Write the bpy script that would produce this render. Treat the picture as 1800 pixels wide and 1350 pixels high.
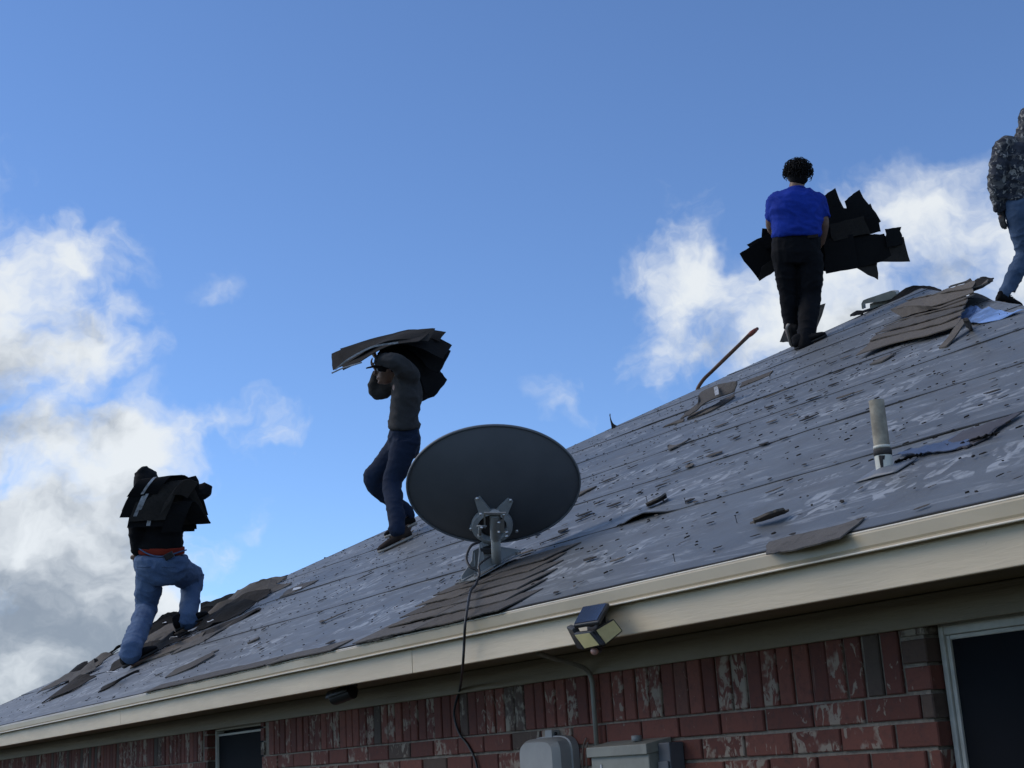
import bpy, bmesh, math, random
import numpy as np
from mathutils import Vector, Matrix, noise as mnoise

random.seed(11)
for o in list(bpy.data.objects):
    bpy.data.objects.remove(o)
scene = bpy.context.scene
COL = scene.collection
rad = math.radians

# ------------------------------------------------------------------ camera
CAM_Z = 2.05                              # height of the lens above the lawn
YAW, PITCH, ROLL, FPX = rad(56.8834), rad(15.0057), rad(-3.4709), 2491.58
def cam_axes():
    f = Vector((-math.sin(YAW)*math.cos(PITCH), math.cos(YAW)*math.cos(PITCH), math.sin(PITCH)))
    r = Vector((math.cos(YAW), math.sin(YAW), 0)); u = r.cross(f)
    c, s = math.cos(ROLL), math.sin(ROLL)
    return c*r+s*u, -s*r+c*u, f
AX_R, AX_U, AX_F = cam_axes()
EYE = Vector((0, 0, CAM_Z))
cam_data = bpy.data.cameras.new('camera')
cam = bpy.data.objects.new('camera', cam_data); COL.objects.link(cam)
m = Matrix((AX_R, AX_U, -AX_F)).transposed().to_4x4(); m.translation = EYE
cam.matrix_world = m
cam_data.sensor_width = 36; cam_data.lens = FPX/1800*36
cam_data.clip_start = .05; cam_data.clip_end = 2000
scene.camera = cam

# real-world survey helpers: bearing of a sight line, met with a plane or a distance
def sight(u, v):
    return (AX_R*((u-900)/FPX) + AX_U*(-(v-675)/FPX) + AX_F)
def D(u, v, z):                            # point at depth z along the sight line
    return EYE + sight(u, v)*z
def P(u, v, Y):                            # on the vertical plane y = Y
    d = sight(u, v); return EYE + d*(Y/d.y)
PITCH_M, XC, YE, ZE, RUN = .4795, -15.068, 2.64, CAM_Z+.5095, 7.0
SLOPE = math.hypot(1, PITCH_M); CT, ST = 1/SLOPE, PITCH_M/SLOPE
NRM = Vector((0, -ST, CT))                 # outward normal of the front roof plane
UPS = Vector((0, CT, ST))                  # up the slope
def R(u, v, off=0):                        # on the front roof plane, raised by off
    d = sight(u, v); o = Vector((0, YE, ZE)) + NRM*off
    return EYE + d*((o-EYE).dot(NRM)/d.dot(NRM))
def RP(x, s, off=0):                       # roof plane by x and slope distance
    return Vector((x, YE, ZE)) + UPS*s + NRM*off
def depth(p):
    return (p-EYE).dot(AX_F)

# ------------------------------------------------------------------ world, sun, exposure
SUN_AZ_DIR = Vector((-.72, -.70, 0)).normalized()   # horizontal direction towards the sun
SUN_EL = rad(38)
world = bpy.data.worlds.new('World'); scene.world = world
world.use_nodes = True
world.cycles.sampling_method = 'MANUAL'; world.cycles.sample_map_resolution = 512
wt = world.node_tree; wt.nodes.clear()
class NT:
    """small helper to write node graphs as expressions"""
    def __init__(s, tree): s.t = tree; s.L = tree.links; s.k = 0
    def new(s, typ, **kw):
        n = s.t.nodes.new(typ); s.k += 1; n.location = (s.k*40, -(s.k % 7)*120)
        for a, b in kw.items(): setattr(n, a, b)
        return n
    def put(s, sock, val):
        if isinstance(val, bpy.types.NodeSocket): s.L.new(val, sock)
        elif val is not None: sock.default_value = val
    def math(s, op, a, b=None, c=None, clamp=False):
        n = s.new('ShaderNodeMath', operation=op, use_clamp=clamp)
        for i, q in enumerate((a, b, c)):
            if q is not None: s.put(n.inputs[i], q)
        return n.outputs[0]
    def vec(s, op, a, b=None):
        n = s.new('ShaderNodeVectorMath', operation=op)
        s.put(n.inputs[0], a)
        if b is not None: s.put(n.inputs['Scale'] if op == 'SCALE' else n.inputs[1], b)
        return n.outputs['Value'] if op in ('DOT_PRODUCT', 'LENGTH') else n.outputs[0]
    def noise(s, vec, scale, detail=4, rough=.5, dist=0, color=False, dim='3D'):
        n = s.new('ShaderNodeTexNoise', noise_dimensions=dim)
        if vec is not None: s.put(n.inputs['Vector'], vec)
        n.inputs['Scale'].default_value = scale; n.inputs['Detail'].default_value = detail
        n.inputs['Roughness'].default_value = rough; n.inputs['Distortion'].default_value = dist
        return n.outputs[1] if color else n.outputs[0]
    def step(s, x, a, b, lo=0., hi=1.):
        n = s.new('ShaderNodeMapRange', interpolation_type='SMOOTHSTEP')
        s.put(n.inputs[0], x); s.put(n.inputs[1], a); s.put(n.inputs[2], b)
        n.inputs[3].default_value = lo; n.inputs[4].default_value = hi
        return n.outputs[0]
    def mix(s, fac, a, b, mode='MIX'):
        n = s.new('ShaderNodeMix', data_type='RGBA', blend_type=mode)
        s.put(n.inputs[0], fac)
        s.put(n.inputs[6], (*a, 1) if isinstance(a, tuple) and len(a) == 3 else a)
        s.put(n.inputs[7], (*b, 1) if isinstance(b, tuple) and len(b) == 3 else b)
        return n.outputs[2]
    def xyz(s, a):
        n = s.new('ShaderNodeSeparateXYZ'); s.put(n.inputs[0], a); return n.outputs
    def comb(s, x, y, z):
        n = s.new('ShaderNodeCombineXYZ')
        for i, q in enumerate((x, y, z)): s.put(n.inputs[i], q)
        return n.outputs[0]
    def mapping(s, v, scale=(1, 1, 1), rot=(0, 0, 0), loc=(0, 0, 0)):
        n = s.new('ShaderNodeMapping'); s.put(n.inputs[0], v)
        n.inputs[1].default_value = loc; n.inputs[2].default_value = rot; n.inputs[3].default_value = scale
        return n.outputs[0]

SKY_STRENGTH = .14
w = NT(wt)
sky = w.new('ShaderNodeTexSky', sky_type='NISHITA', sun_disc=False)
sky.sun_elevation = SUN_EL
sky.sun_rotation = math.atan2(SUN_AZ_DIR.x, SUN_AZ_DIR.y)
sky.altitude = 2500; sky.air_density = 1.0; sky.dust_density = 0.0; sky.ozone_density = 4.0
tc = w.new('ShaderNodeTexCoord').outputs['Generated']
dx, dy, dz = w.xyz(w.vec('NORMALIZE', tc))
# bearing measured from north (+y), positive to the east; elevation
az = w.math('ARCTAN2', dx, dy); el = w.math('ARCSINE', dz)
azel = w.comb(az, el, 0.)
def azel_of(u, v):
    d = sight(u, v).normalized(); return math.atan2(d.x, d.y), math.asin(d.z)
# cumulus groups: bearing, elevation, half-widths (radians), weight
LOBES = [((10, 610), (190, 120), 1.25), ((70, 440), (150, 80), .85), ((-10, 350), (90, 70), .66),
         ((110, 800), (240, 90), 1.12), ((40, 990), (260, 150), 1.5), ((60, 1150), (290, 130), 1.5),
         ((420, 735), (120, 40), .54), ((410, 890), (70, 70), .44),
         ((1185, 505), (105, 100), .88), ((1195, 370), (60, 80), .58), ((1380, 600), (280, 140), .80),
         ((1120, 680), (170, 65), .60), ((1620, 500), (270, 160), .88),
         ((1830, 455), (190, 150), .92), ((365, 520), (70, 40), .34), ((230, 690), (70, 40), .38)]
grp = bpy.data.node_groups.new('cloud_density', 'ShaderNodeTree')
grp.interface.new_socket('azel', in_out='INPUT', socket_type='NodeSocketVector')
grp.interface.new_socket('density', in_out='OUTPUT', socket_type='NodeSocketFloat')
g = NT(grp)
gin = g.new('NodeGroupInput').outputs[0]; gout = g.new('NodeGroupOutput')
warp = g.vec('SCALE', g.vec('SUBTRACT', g.noise(gin, 7, 5, .62, color=True, dim='2D'), (.5, .5, .5)), .085)
gw = g.vec('ADD', gin, warp)
acc = None
for (u, v), (hw, hh), wgt in LOBES:
    a, e = azel_of(u, v)
    sx, sy = FPX/hw*.93, FPX/hh*.93
    n = g.new('ShaderNodeVectorMath', operation='MULTIPLY_ADD')
    g.put(n.inputs[0], gw); n.inputs[1].default_value = (sx, sy, 0); n.inputs[2].default_value = (-a*sx, -e*sy, 0)
    lob = g.math('MULTIPLY_ADD', g.vec('DOT_PRODUCT', n.outputs[0], n.outputs[0]), -.5*wgt, wgt)
    acc = lob if acc is None else g.math('SMOOTH_MAX', acc, lob, .15)
acc = g.math('MAXIMUM', acc, 0.)
# the same kind of scattered cumulus over the rest of the sky
a0, e0 = azel_of(900, 675)
off = g.vec('SUBTRACT', gin, (a0, e0-.05, 0))
away = g.step(g.vec('LENGTH', g.vec('MULTIPLY', off, (1, 1.25, 0))), .50, .68)
low = g.step(g.noise(g.mapping(gin, (1, 1.7, 1), loc=(3.1, 1.7, .4)), 2.6, 2, .5, dim='2D'), .46, .68, 0, 1.2)
acc = g.math('MAXIMUM', acc, g.math('MULTIPLY', low, away))
fb = g.noise(g.mapping(gw, (1, 1.25, 1)), 11, 8, .56, .0, dim='2D')
fine = g.math('MULTIPLY', g.math('SUBTRACT', fb, .5), 2.3)
dens = g.math('ADD', g.math('SUBTRACT', acc, .42), g.math('MULTIPLY', fine, g.step(acc, .02, .5, .12, .95)))
g.L.new(dens, gout.inputs[0])
def cloud(vec):
    n = w.new('ShaderNodeGroup'); n.node_tree = grp; w.put(n.inputs[0], vec); return n.outputs[0]
d0 = cloud(azel)
d_up = cloud(w.vec('ADD', azel, (-.012, .045, 0)))
alpha = w.step(d0, -.14, .68)
thick = w.step(d_up, .18, 1.12)
white = (.70, .735, .76); grey = (.23, .27, .325)
ccol = w.mix(thick, white, grey)
ccol = w.mix(1.0, ccol, (1/SKY_STRENGTH,)*3, 'MULTIPLY')
sky_col = w.mix(1.0, sky.outputs[0], (.92, 1.0, 1.10), 'MULTIPLY')
final = w.mix(w.math('MULTIPLY', alpha, .96), sky_col, ccol)
bg = w.new('ShaderNodeBackground'); w.put(bg.inputs[0], final); bg.inputs[1].default_value = SKY_STRENGTH
wo = w.new('ShaderNodeOutputWorld'); w.L.new(bg.outputs[0], wo.inputs[0])

sun_d = bpy.data.lights.new('sun', 'SUN'); sun_d.energy = 1.25; sun_d.angle = rad(42); sun_d.color = (1, .88, .72)
sun = bpy.data.objects.new('sun', sun_d); COL.objects.link(sun)
sdir = SUN_AZ_DIR*math.cos(SUN_EL) + Vector((0, 0, math.sin(SUN_EL)))
sun.rotation_euler = sdir.to_track_quat('Z', 'Y').to_euler(); sun.location = (0, -20, 30)

vs = scene.view_settings
vs.view_transform = 'Standard'; vs.look = 'None'; vs.exposure = .25; vs.gamma = 1; vs.use_curve_mapping = False

# ------------------------------------------------------------------ object helpers
def tag(o, label=None, cat=None, group=None, kind=None):
    if label: o['label'] = label
    if cat: o['category'] = cat
    if group: o['group'] = group
    if kind: o['kind'] = kind
    return o
def empty(name, loc=(0, 0, 0)):
    o = bpy.data.objects.new(name, None); COL.objects.link(o); o.location = loc; o.empty_display_size = .1
    return o
def link(name, me, mat=None, parent=None, smooth=False):
    o = bpy.data.objects.new(name, me); COL.objects.link(o)
    if mat is not None and not me.materials: me.materials.append(mat)
    if parent is not None:
        o.parent = parent
        o.matrix_parent_inverse = Matrix.Translation(-world_loc(parent))
    if smooth:
        for p_ in me.polygons: p_.use_smooth = True
    return o
def world_loc(o):
    v = Vector(o.location)
    if o.parent is not None: v = v + world_loc(o.parent) + o.matrix_parent_inverse.translation
    return v
def pydata(name, verts, faces):
    me = bpy.data.meshes.new(name); me.from_pydata([tuple(v) for v in verts], [], faces); me.update(); return me
class MB:
    """collects geometry for one mesh"""
    def __init__(s): s.v = []; s.f = []
    def add(s, verts, faces):
        b = len(s.v); s.v += [Vector(q) for q in verts]; s.f += [tuple(i+b for i in f) for f in faces]; return s
    def hexa(s, c):                       # eight corners: bottom ring 0-3, top ring 4-7
        return s.add(c, [(3, 2, 1, 0), (4, 5, 6, 7), (0, 1, 5, 4), (1, 2, 6, 5), (2, 3, 7, 6), (3, 0, 4, 7)])
    def box(s, lo, hi):
        x0, y0, z0 = lo; x1, y1, z1 = hi
        return s.hexa([(x0, y0, z0), (x1, y0, z0), (x1, y1, z0), (x0, y1, z0), (x0, y0, z1), (x1, y0, z1), (x1, y1, z1), (x0, y1, z1)])
    def obox(s, c, ax, ay, az):           # centre and three half-axes
        c, ax, ay, az = map(Vector, (c, ax, ay, az))
        return s.hexa([c-ax-ay-az, c+ax-ay-az, c+ax+ay-az, c-ax+ay-az, c-ax-ay+az, c+ax-ay+az, c+ax+ay+az, c-ax+ay+az])
    def tube(s, pts, radii, n=12, caps=True, squash=None):
        pts = [Vector(q) for q in pts]; k = len(pts)
        if not hasattr(radii, '__len__'): radii = [radii]*k
        rings = []; up = None
        for i, q in enumerate(pts):
            t = (pts[min(i+1, k-1)]-pts[max(i-1, 0)]).normalized()
            if up is None:
                up = Vector((0, 0, 1)) if abs(t.z) < .9 else Vector((1, 0, 0))
            a = (up - t*up.dot(t)).normalized(); up = a; b = t.cross(a)
            ring = []
            for j in range(n):
                th = 2*math.pi*j/n; ring.append(q + (a*math.cos(th)+b*math.sin(th))*radii[i])
            rings.append(ring)
        verts = [q for r_ in rings for q in r_]
        faces = [(i*n+j, i*n+(j+1) % n, (i+1)*n+(j+1) % n, (i+1)*n+j) for i in range(k-1) for j in range(n)]
        if caps: faces += [tuple(range(n-1, -1, -1)), tuple((k-1)*n+j for j in range(n))]
        return s.add(verts, faces)
    def ball(s, c, r, n=14, axes=None):
        c = Vector(c); k = n//2
        if not hasattr(r, '__len__'): r = (r, r, r)
        ax = axes or (Vector((1, 0, 0)), Vector((0, 1, 0)), Vector((0, 0, 1)))
        V = [c + ax[2]*r[2]]
        for i in range(1, k):
            ph = math.pi*i/k
            for j in range(n):
                th = 2*math.pi*j/n
                V.append(c + ax[0]*(r[0]*math.sin(ph)*math.cos(th)) + ax[1]*(r[1]*math.sin(ph)*math.sin(th)) + ax[2]*(r[2]*math.cos(ph)))
        V.append(c - ax[2]*r[2]); last = len(V)-1
        F = [(0, 1+j, 1+(j+1) % n) for j in range(n)]
        for i in range(k-2):
            F += [(1+i*n+j, 1+(i+1)*n+j, 1+(i+1)*n+(j+1) % n, 1+i*n+(j+1) % n) for j in range(n)]
        F += [(last, 1+(k-2)*n+(j+1) % n, 1+(k-2)*n+j) for j in range(n)]
        return s.add(V, F)
    def loft(s, secs, n=20):              # sections: centre, half-axis a, half-axis b
        rings = []
        for c, a, b in secs:
            c, a, b = Vector(c), Vector(a), Vector(b)
            rings.append([c + a*math.cos(2*math.pi*j/n) + b*math.sin(2*math.pi*j/n) for j in range(n)])
        k = len(rings); verts = [q for r_ in rings for q in r_]
        faces = [(i*n+j, i*n+(j+1) % n, (i+1)*n+(j+1) % n, (i+1)*n+j) for i in range(k-1) for j in range(n)]
        faces += [tuple(range(n-1, -1, -1)), tuple((k-1)*n+j for j in range(n))]
        return s.add(verts, faces)
    def grid(s, rows, t, nrm=None):       # slab of thickness t under a grid of points
        nr, nc = len(rows), len(rows[0]); b0 = []
        for i in range(nr):
            for j in range(nc):
                if nrm is not None: nn = nrm
                else:
                    du = rows[i][min(j+1, nc-1)]-rows[i][max(j-1, 0)]; dv = rows[min(i+1, nr-1)][j]-rows[max(i-1, 0)][j]
                    nn = du.cross(dv); nn = nn.normalized() if nn.length > 1e-9 else Vector((0, 0, 1))
                b0.append(nn)
        top = [q for r_ in rows for q in r_]
        bot = [q - b0[i]*t for i, q in enumerate(top)]
        N = nr*nc; F = []
        for i in range(nr-1):
            for j in range(nc-1):
                a = i*nc+j; F.append((a, a+1, a+nc+1, a+nc)); F.append((N+a+nc, N+a+nc+1, N+a+1, N+a))
        edge = [j for j in range(nc)] + [i*nc+nc-1 for i in range(1, nr)] + [(nr-1)*nc+j for j in range(nc-2, -1, -1)] + [i*nc for i in range(nr-2, 0, -1)]
        for q in range(len(edge)):
            a, b = edge[q], edge[(q+1) % len(edge)]; F.append((b, a, N+a, N+b))
        return s.add(top+bot, F)
    def mesh(s, name='mesh'): 
        me = pydata(name, s.v, s.f)
        bm = bmesh.new(); bm.from_mesh(me); bmesh.ops.recalc_face_normals(bm, faces=bm.faces); bm.to_mesh(me); bm.free()
        return me
    def build(s, name, mat=None, parent=None, smooth=False):
        return link(name, s.mesh(name), mat, parent, smooth)
def bevel(o, w_, seg=2):
    md = o.modifiers.new('bevel', 'BEVEL'); md.width = w_; md.segments = seg; md.limit_method = 'ANGLE'; md.angle_limit = rad(35)
    return o
def autosmooth(o, ang=40):
    me = o.data
    for p_ in me.polygons: p_.use_smooth = True
    bm = bmesh.new(); bm.from_mesh(me)
    for e_ in bm.edges:
        if len(e_.link_faces) == 2 and e_.calc_face_angle(0) > rad(ang): e_.smooth = False
    bm.to_mesh(me); bm.free(); return o
def catmull(pts, k=6):
    pts = [Vector(q) for q in pts]; out = []
    for i in range(len(pts)-1):
        p0, p1, p2, p3 = pts[max(i-1, 0)], pts[i], pts[i+1], pts[min(i+2, len(pts)-1)]
        for j in range(k):
            t = j/k
            out.append(.5*((2*p1)+(-p0+p2)*t+(2*p0-5*p1+4*p2-p3)*t*t+(-p0+3*p1-3*p2+p3)*t**3))
    out.append(pts[-1]); return out
def nz(v, sc=1., seed=0.):
    return mnoise.noise(Vector(v)*sc + Vector((seed, seed*1.7, -seed)))

# ------------------------------------------------------------------ materials
MATS = {}
def material(name, build, **kw):
    mt = bpy.data.materials.new(name); mt.use_nodes = True
    t = NT(mt.node_tree); b = mt.node_tree.nodes['Principled BSDF']
    build(t, b); MATS[name] = mt; return mt
def coords(t, kind='Object'): return t.new('ShaderNodeTexCoord').outputs[kind]
def bump(t, b, h, strength=.3, dist=.01):
    n = t.new('ShaderNodeBump'); n.inputs['Strength'].default_value = strength; n.inputs['Distance'].default_value = dist
    t.put(n.inputs['Height'], h); t.L.new(n.outputs[0], b.inputs['Normal'])
def rnd(t):
    a = t.new('ShaderNodeObjectInfo').outputs['Random']; i = t.new('ShaderNodeNewGeometry').outputs['Random Per Island']
    return t.math('FRACT', t.math('ADD', t.math('MULTIPLY', a, 7.31), i))
def simple(name, col, rough=.6, var=.15, scale=30, metal=0, bmp=0, spec=.5):
    def f(t, b):
        c = coords(t); n = t.noise(c, scale, 5, .6); n2 = t.noise(c, scale*.17, 3, .5)
        k = t.math('ADD', t.math('MULTIPLY', n, .5), t.math('MULTIPLY', n2, .5))
        lo = tuple(q*(1-var) for q in col); hi = tuple(min(1, q*(1+var)) for q in col)
        t.put(b.inputs['Base Color'], t.mix(t.step(k, .35, .65), lo, hi))
        t.put(b.inputs['Roughness'], t.math('ADD', t.math('MULTIPLY', n2, .2), rough-.1))
        b.inputs['Metallic'].default_value = metal; b.inputs['Specular IOR Level'].default_value = spec
        if bmp: bump(t, b, n, bmp)
    return material(name, f)

def m_brick(t, b):
    oc = coords(t); r = rnd(t)
    seed = t.comb(t.math('MULTIPLY', r, 91.), t.math('MULTIPLY', r, 37.), t.math('MULTIPLY', r, 53.))
    pos = t.vec('ADD', t.new('ShaderNodeNewGeometry').outputs['Position'], seed)
    pick = t.math('FRACT', t.math('MULTIPLY', r, 13.7))
    red = t.mix(t.math('FRACT', t.math('MULTIPLY', r, 5.3)), (.120, .038, .026), (.205, .068, .045))
    brown = t.mix(t.math('FRACT', t.math('MULTIPLY', r, 3.1)), (.075, .055, .040), (.115, .070, .050))
    base = t.mix(t.step(pick, .84, .86), red, brown)
    mott = t.noise(pos, 42, 5, .65)
    base = t.mix(t.math('MULTIPLY', t.step(mott, .45, .75), .5), base, (.055, .032, .027))
    # lime wash slurry left on the faces, in runs and swirls
    amt = t.step(t.math('FRACT', t.math('MULTIPLY', r, 29.3)), .15, 1.0, .04, .27)
    sw = t.noise(t.mapping(pos, (1, 1, .5)), 30, 5, .6, 1.3)
    blotch = t.noise(pos, 13, 3, .6)
    mask = t.math('MULTIPLY', t.step(sw, t.math('SUBTRACT', .71, amt), t.math('SUBTRACT', .76, amt)), t.step(blotch, .43, .55))
    streak = t.step(t.noise(t.mapping(pos, (1, 1, .12)), 60, 3, .6, .6), .66, .74)
    mask = t.math('MAXIMUM', t.math('MULTIPLY', mask, .72), t.math('MULTIPLY', streak, .22))
    t.put(b.inputs['Base Color'], t.mix(mask, base, (.36, .31, .235)))
    b.inputs['Roughness'].default_value = .88
    bump(t, b, t.math('ADD', mott, t.math('MULTIPLY', mask, .6)), .5, .004)
material('brick', m_brick)
simple('mortar', (.235, .195, .15), .95, .25, 90, bmp=.5)

def paint(name, col, grain=.35):
    def f(t, b):
        c = coords(t)
        wood = t.noise(t.mapping(c, (2.2, 18, 22)), 3.2, 6, .62, .8)
        knots = t.noise(t.mapping(c, (1, 6, 9)), 2.1, 3, .5, 1.5)
        dirt = t.noise(t.mapping(c, (.8, 3, 4)), 1.7, 5, .65)
        base = t.mix(t.step(dirt, .35, .75), tuple(q*.86 for q in col), tuple(min(1, q*1.05) for q in col))
        spots = t.step(t.noise(c, 55, 2, .5), .72, .80)
        t.put(b.inputs['Base Color'], t.mix(t.math('MULTIPLY', spots, .35), base, tuple(q*.5 for q in col)))
        b.inputs['Roughness'].default_value = .55
        bump(t, b, t.math('ADD', wood, t.math('MULTIPLY', knots, .8)), grain, .006)
    return material(name, f)
paint('trim_paint', (.70, .585, .41), .22); paint('soffit_paint', (.25, .20, .13), .5)  # soffit and frieze: the trim's beige darkened to carry the eave shade
simple('drip_metal', (.43, .36, .24), .38, .06, 6, metal=.0)
simple('drip_lip', (.66, .60, .48), .35, .1, 12)  # same metal as the drip face, paler: light along its edges painted in

def m_under(t, b):
    """printed synthetic underlayment: uv is metres along the eave and up the roll"""
    uvn = t.new('ShaderNodeUVMap').outputs[0]
    u, v, _ = t.xyz(uvn); r = t.new('ShaderNodeObjectInfo').outputs['Random']
    big = t.noise(uvn, .55, 3, .55); mid = t.noise(uvn, 5, 4, .6); fine_ = t.noise(uvn, 90, 3, .6)
    base = t.mix(t.step(big, .35, .65), (.104, .114, .122), (.142, .153, .160))
    base = t.mix(t.math('MULTIPLY', t.step(mid, .45, .7), .5), base, (.095, .099, .106))
    # brownish dust patches
    base = t.mix(t.math('MULTIPLY', t.step(t.noise(uvn, 1.3, 4, .6), .54, .70), .30), base, (.15, .135, .125))
    # worn white print: slanted strokes in two rows across the roll
    off = t.math('MULTIPLY', r, 3.)
    su = t.math('ADD', t.math('ADD', u, t.math('MULTIPLY', v, .35)), off)
    warp_ = t.math('MULTIPLY', t.math('SUBTRACT', t.noise(uvn, 6, 2, .5), .5), .05)
    per = t.math('PINGPONG', t.math('MULTIPLY', su, .8), .62)
    word = t.math('MULTIPLY', t.step(per, .26, .31), t.step(v, .26, .29))
    word = t.math('MULTIPLY', word, t.step(v, .56, .53))
    stroke = t.noise(t.comb(t.math('MULTIPLY', su, 9.5), t.math('MULTIPLY', t.math('ADD', v, warp_), 6.5), off), 1., 1.5, .5, .9)
    letters = t.math('MULTIPLY', word, t.math('MULTIPLY', t.step(stroke, .50, .53), t.step(stroke, .66, .62)))
    row2 = t.math('MULTIPLY', t.step(v, .70, .71), t.step(v, .785, .775))
    s2 = t.noise(t.comb(t.math('MULTIPLY', su, 42.), t.math('MULTIPLY', v, 26.), off), 1., 2, .5)
    small = t.math('MULTIPLY', t.math('MULTIPLY', row2, t.step(s2, .52, .55)), t.step(t.math('PINGPONG', su, .41), .16, .19))
    row3 = t.math('MULTIPLY', t.step(v, .10, .105), t.step(v, .155, .15))
    tick = t.math('MULTIPLY', row3, t.step(t.math('PINGPONG', t.math('ADD', su, t.math('MULTIPLY', v, 1.2)), .2), .15, .155))
    line = t.math('MULTIPLY', t.step(t.math('ABSOLUTE', t.math('SUBTRACT', v, .085)), .006, .004), .5)
    band = t.math('MULTIPLY', t.math('MULTIPLY', t.step(v, .088, .09), t.step(v, .125, .12)), .22)
    ink = t.math('MAXIMUM', t.math('MAXIMUM', letters, t.math('MULTIPLY', small, .7)), t.math('MAXIMUM', t.math('MULTIPLY', tick, .5), t.math('MAXIMUM', line, band)))
    wear = t.step(t.noise(uvn, 11, 5, .7), .36, .60)
    scuff = t.math('MULTIPLY', t.step(t.noise(t.mapping(uvn, (1.6, 9, 1)), 1.9, 6, .7, .6), .53, .72), .46)
    ink = t.math('MAXIMUM', t.math('MULTIPLY', t.math('MULTIPLY', ink, wear), .58), scuff)
    base = t.mix(ink, base, (.50, .52, .53))
    base = t.mix(t.math('MULTIPLY', t.step(fine_, .62, .72), .55), base, (.10, .10, .102))
    lap = t.math('MULTIPLY', t.step(v, .014, .004), t.step(t.noise(t.mapping(uvn, (2.5, 1, 1)), 1.5, 4, .6), .28, .50, .0, .75))  # seam shadow painted as a broken dark line along each lap edge
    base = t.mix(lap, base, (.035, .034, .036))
    t.put(b.inputs['Base Color'], base)
    t.put(b.inputs['Roughness'], t.math('ADD', .42, t.math('MULTIPLY', mid, .22)))
    b.inputs['Specular IOR Level'].default_value = .5
    bump(t, b, t.math('ADD', t.math('MULTIPLY', mid, .8), t.math('MULTIPLY', fine_, .25)), .35, .01)
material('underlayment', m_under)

def shingle_mat(name, col, col2, gran=.5):
    def f(t, b):
        p_ = t.new('ShaderNodeNewGeometry').outputs['Position']; r = rnd(t)
        n = t.noise(p_, 260, 3, .7); n2 = t.noise(p_, 7, 4, .6); n3 = t.noise(p_, 40, 3, .6)
        k = t.math('ADD', t.math('MULTIPLY', n2, .6), t.math('MULTIPLY', r, .4))
        base = t.mix(t.step(k, .25, .75), col, col2)
        base = t.mix(t.math('MULTIPLY', t.step(n, .5, .72), gran), base, tuple(q*1.9 for q in col2))
        base = t.mix(t.math('MULTIPLY', t.step(n3, .5, .7), .4), base, tuple(q*.5 for q in col))
        t.put(b.inputs['Base Color'], base); b.inputs['Roughness'].default_value = .93
        b.inputs['Specular IOR Level'].default_value = .25
        bump(t, b, n, .5, .002)
    return material(name, f)
shingle_mat('shingle_brown', (.086, .074, .062), (.138, .119, .099))
shingle_mat('shingle_grey', (.085, .077, .069), (.13, .118, .105))
shingle_mat('shingle_black', (.0045, .0045, .005), (.008, .008, .0085), .12)
shingle_mat('shingle_dark', (.020, .018, .016), (.042, .036, .031), .35)
simple('tar_strip', (.30, .31, .32), .6, .5, 40)
simple('dish_grey', (.072, .078, .086), .55, .10, 8)
simple('dish_rim', (.11, .12, .13), .5, .1, 8)
simple('galv_grey', (.25, .262, .258), .5, .14, 25)
simple('mast_grey', (.33, .335, .31), .5, .08, 25)
simple('bolt_steel', (.55, .56, .56), .3, .1, 40, metal=.9)
simple('black_plastic', (.012, .012, .013), .45, .2, 30)
simple('lens_cream', (.64, .56, .27), .35, .06, 20)
simple('sensor_pink', (.50, .28, .22), .4, .05, 20)
simple('pvc_weathered', (.35, .31, .235), .8, .4, 22, bmp=.4)
simple('pvc_clean', (.66, .64, .54), .5, .08, 16)
simple('rubber', (.05, .045, .042), .8, .4, 40)
simple('lead_flashing', (.20, .215, .235), .5, .2, 12)
simple('vent_metal', (.42, .40, .34), .55, .18, 14)
simple('box_grey', (.33, .325, .305), .6, .08, 14)
simple('box_green_grey', (.25, .245, .205), .6, .16, 14)
simple('box_dark', (.095, .10, .11), .55, .1, 14)
simple('window_vinyl', (.50, .475, .41), .5, .12, 20)
simple('cable_black', (.015, .015, .016), .5, .1, 30)
simple('cable_tan', (.16, .12, .09), .6, .1, 30)
simple('osb_deck', (.30, .22, .14), .8, .25, 30)
simple('handle_wood', (.12, .055, .026), .6, .35, 20)
simple('handle_red', (.22, .05, .025), .5, .3, 20)
simple('steel_dark', (.06, .06, .06), .45, .2, 20, metal=.6)
simple('paper_white', (.55, .56, .57), .7, .15, 20)
simple('blue_sheet', (.20, .32, .58), .35, .45, 9, bmp=.4)  # sky reflection on the ridge patch, painted into the base blue
simple('blue_sheet_dull', (.075, .095, .15), .35, .3, 9, bmp=.4)
simple('interior_dark', (.006, .006, .007), .9, .1, 9)
def m_solar(t, b):
    n = t.noise(coords(t), 60, 2, .5)
    t.put(b.inputs['Base Color'], t.mix(n, (.035, .05, .095), (.05, .07, .125)))
    b.inputs['Roughness'].default_value = .12; b.inputs['Coat Weight'].default_value = .6
material('solar_cells', m_solar)
def m_screen(t, b):
    c = t.new('ShaderNodeNewGeometry').outputs['Position']
    n = t.noise(c, 5, 3, .5)
    t.put(b.inputs['Base Color'], t.mix(n, (.006, .007, .009), (.011, .012, .015)))
    b.inputs['Roughness'].default_value = .7; b.inputs['Specular IOR Level'].default_value = .08
    x, y, z = t.xyz(c)
    mesh_ = t.math('ADD', t.math('SINE', t.math('MULTIPLY', x, 2600.)), t.math('SINE', t.math('MULTIPLY', z, 2600.)))
    bump(t, b, mesh_, .15, .001)
material('window_screen', m_screen)
def m_grass(t, b):
    n = t.noise(coords(t), 3, 6, .7); n2 = t.noise(coords(t), .15, 3, .5)
    t.put(b.inputs['Base Color'], t.mix(t.step(n, .3, .7), (.025, .032, .012), t.mix(n2, (.045, .05, .022), (.06, .052, .03))))
    b.inputs['Roughness'].default_value = .95; bump(t, b, n, .6, .05)
material('lawn', m_grass)

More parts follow.
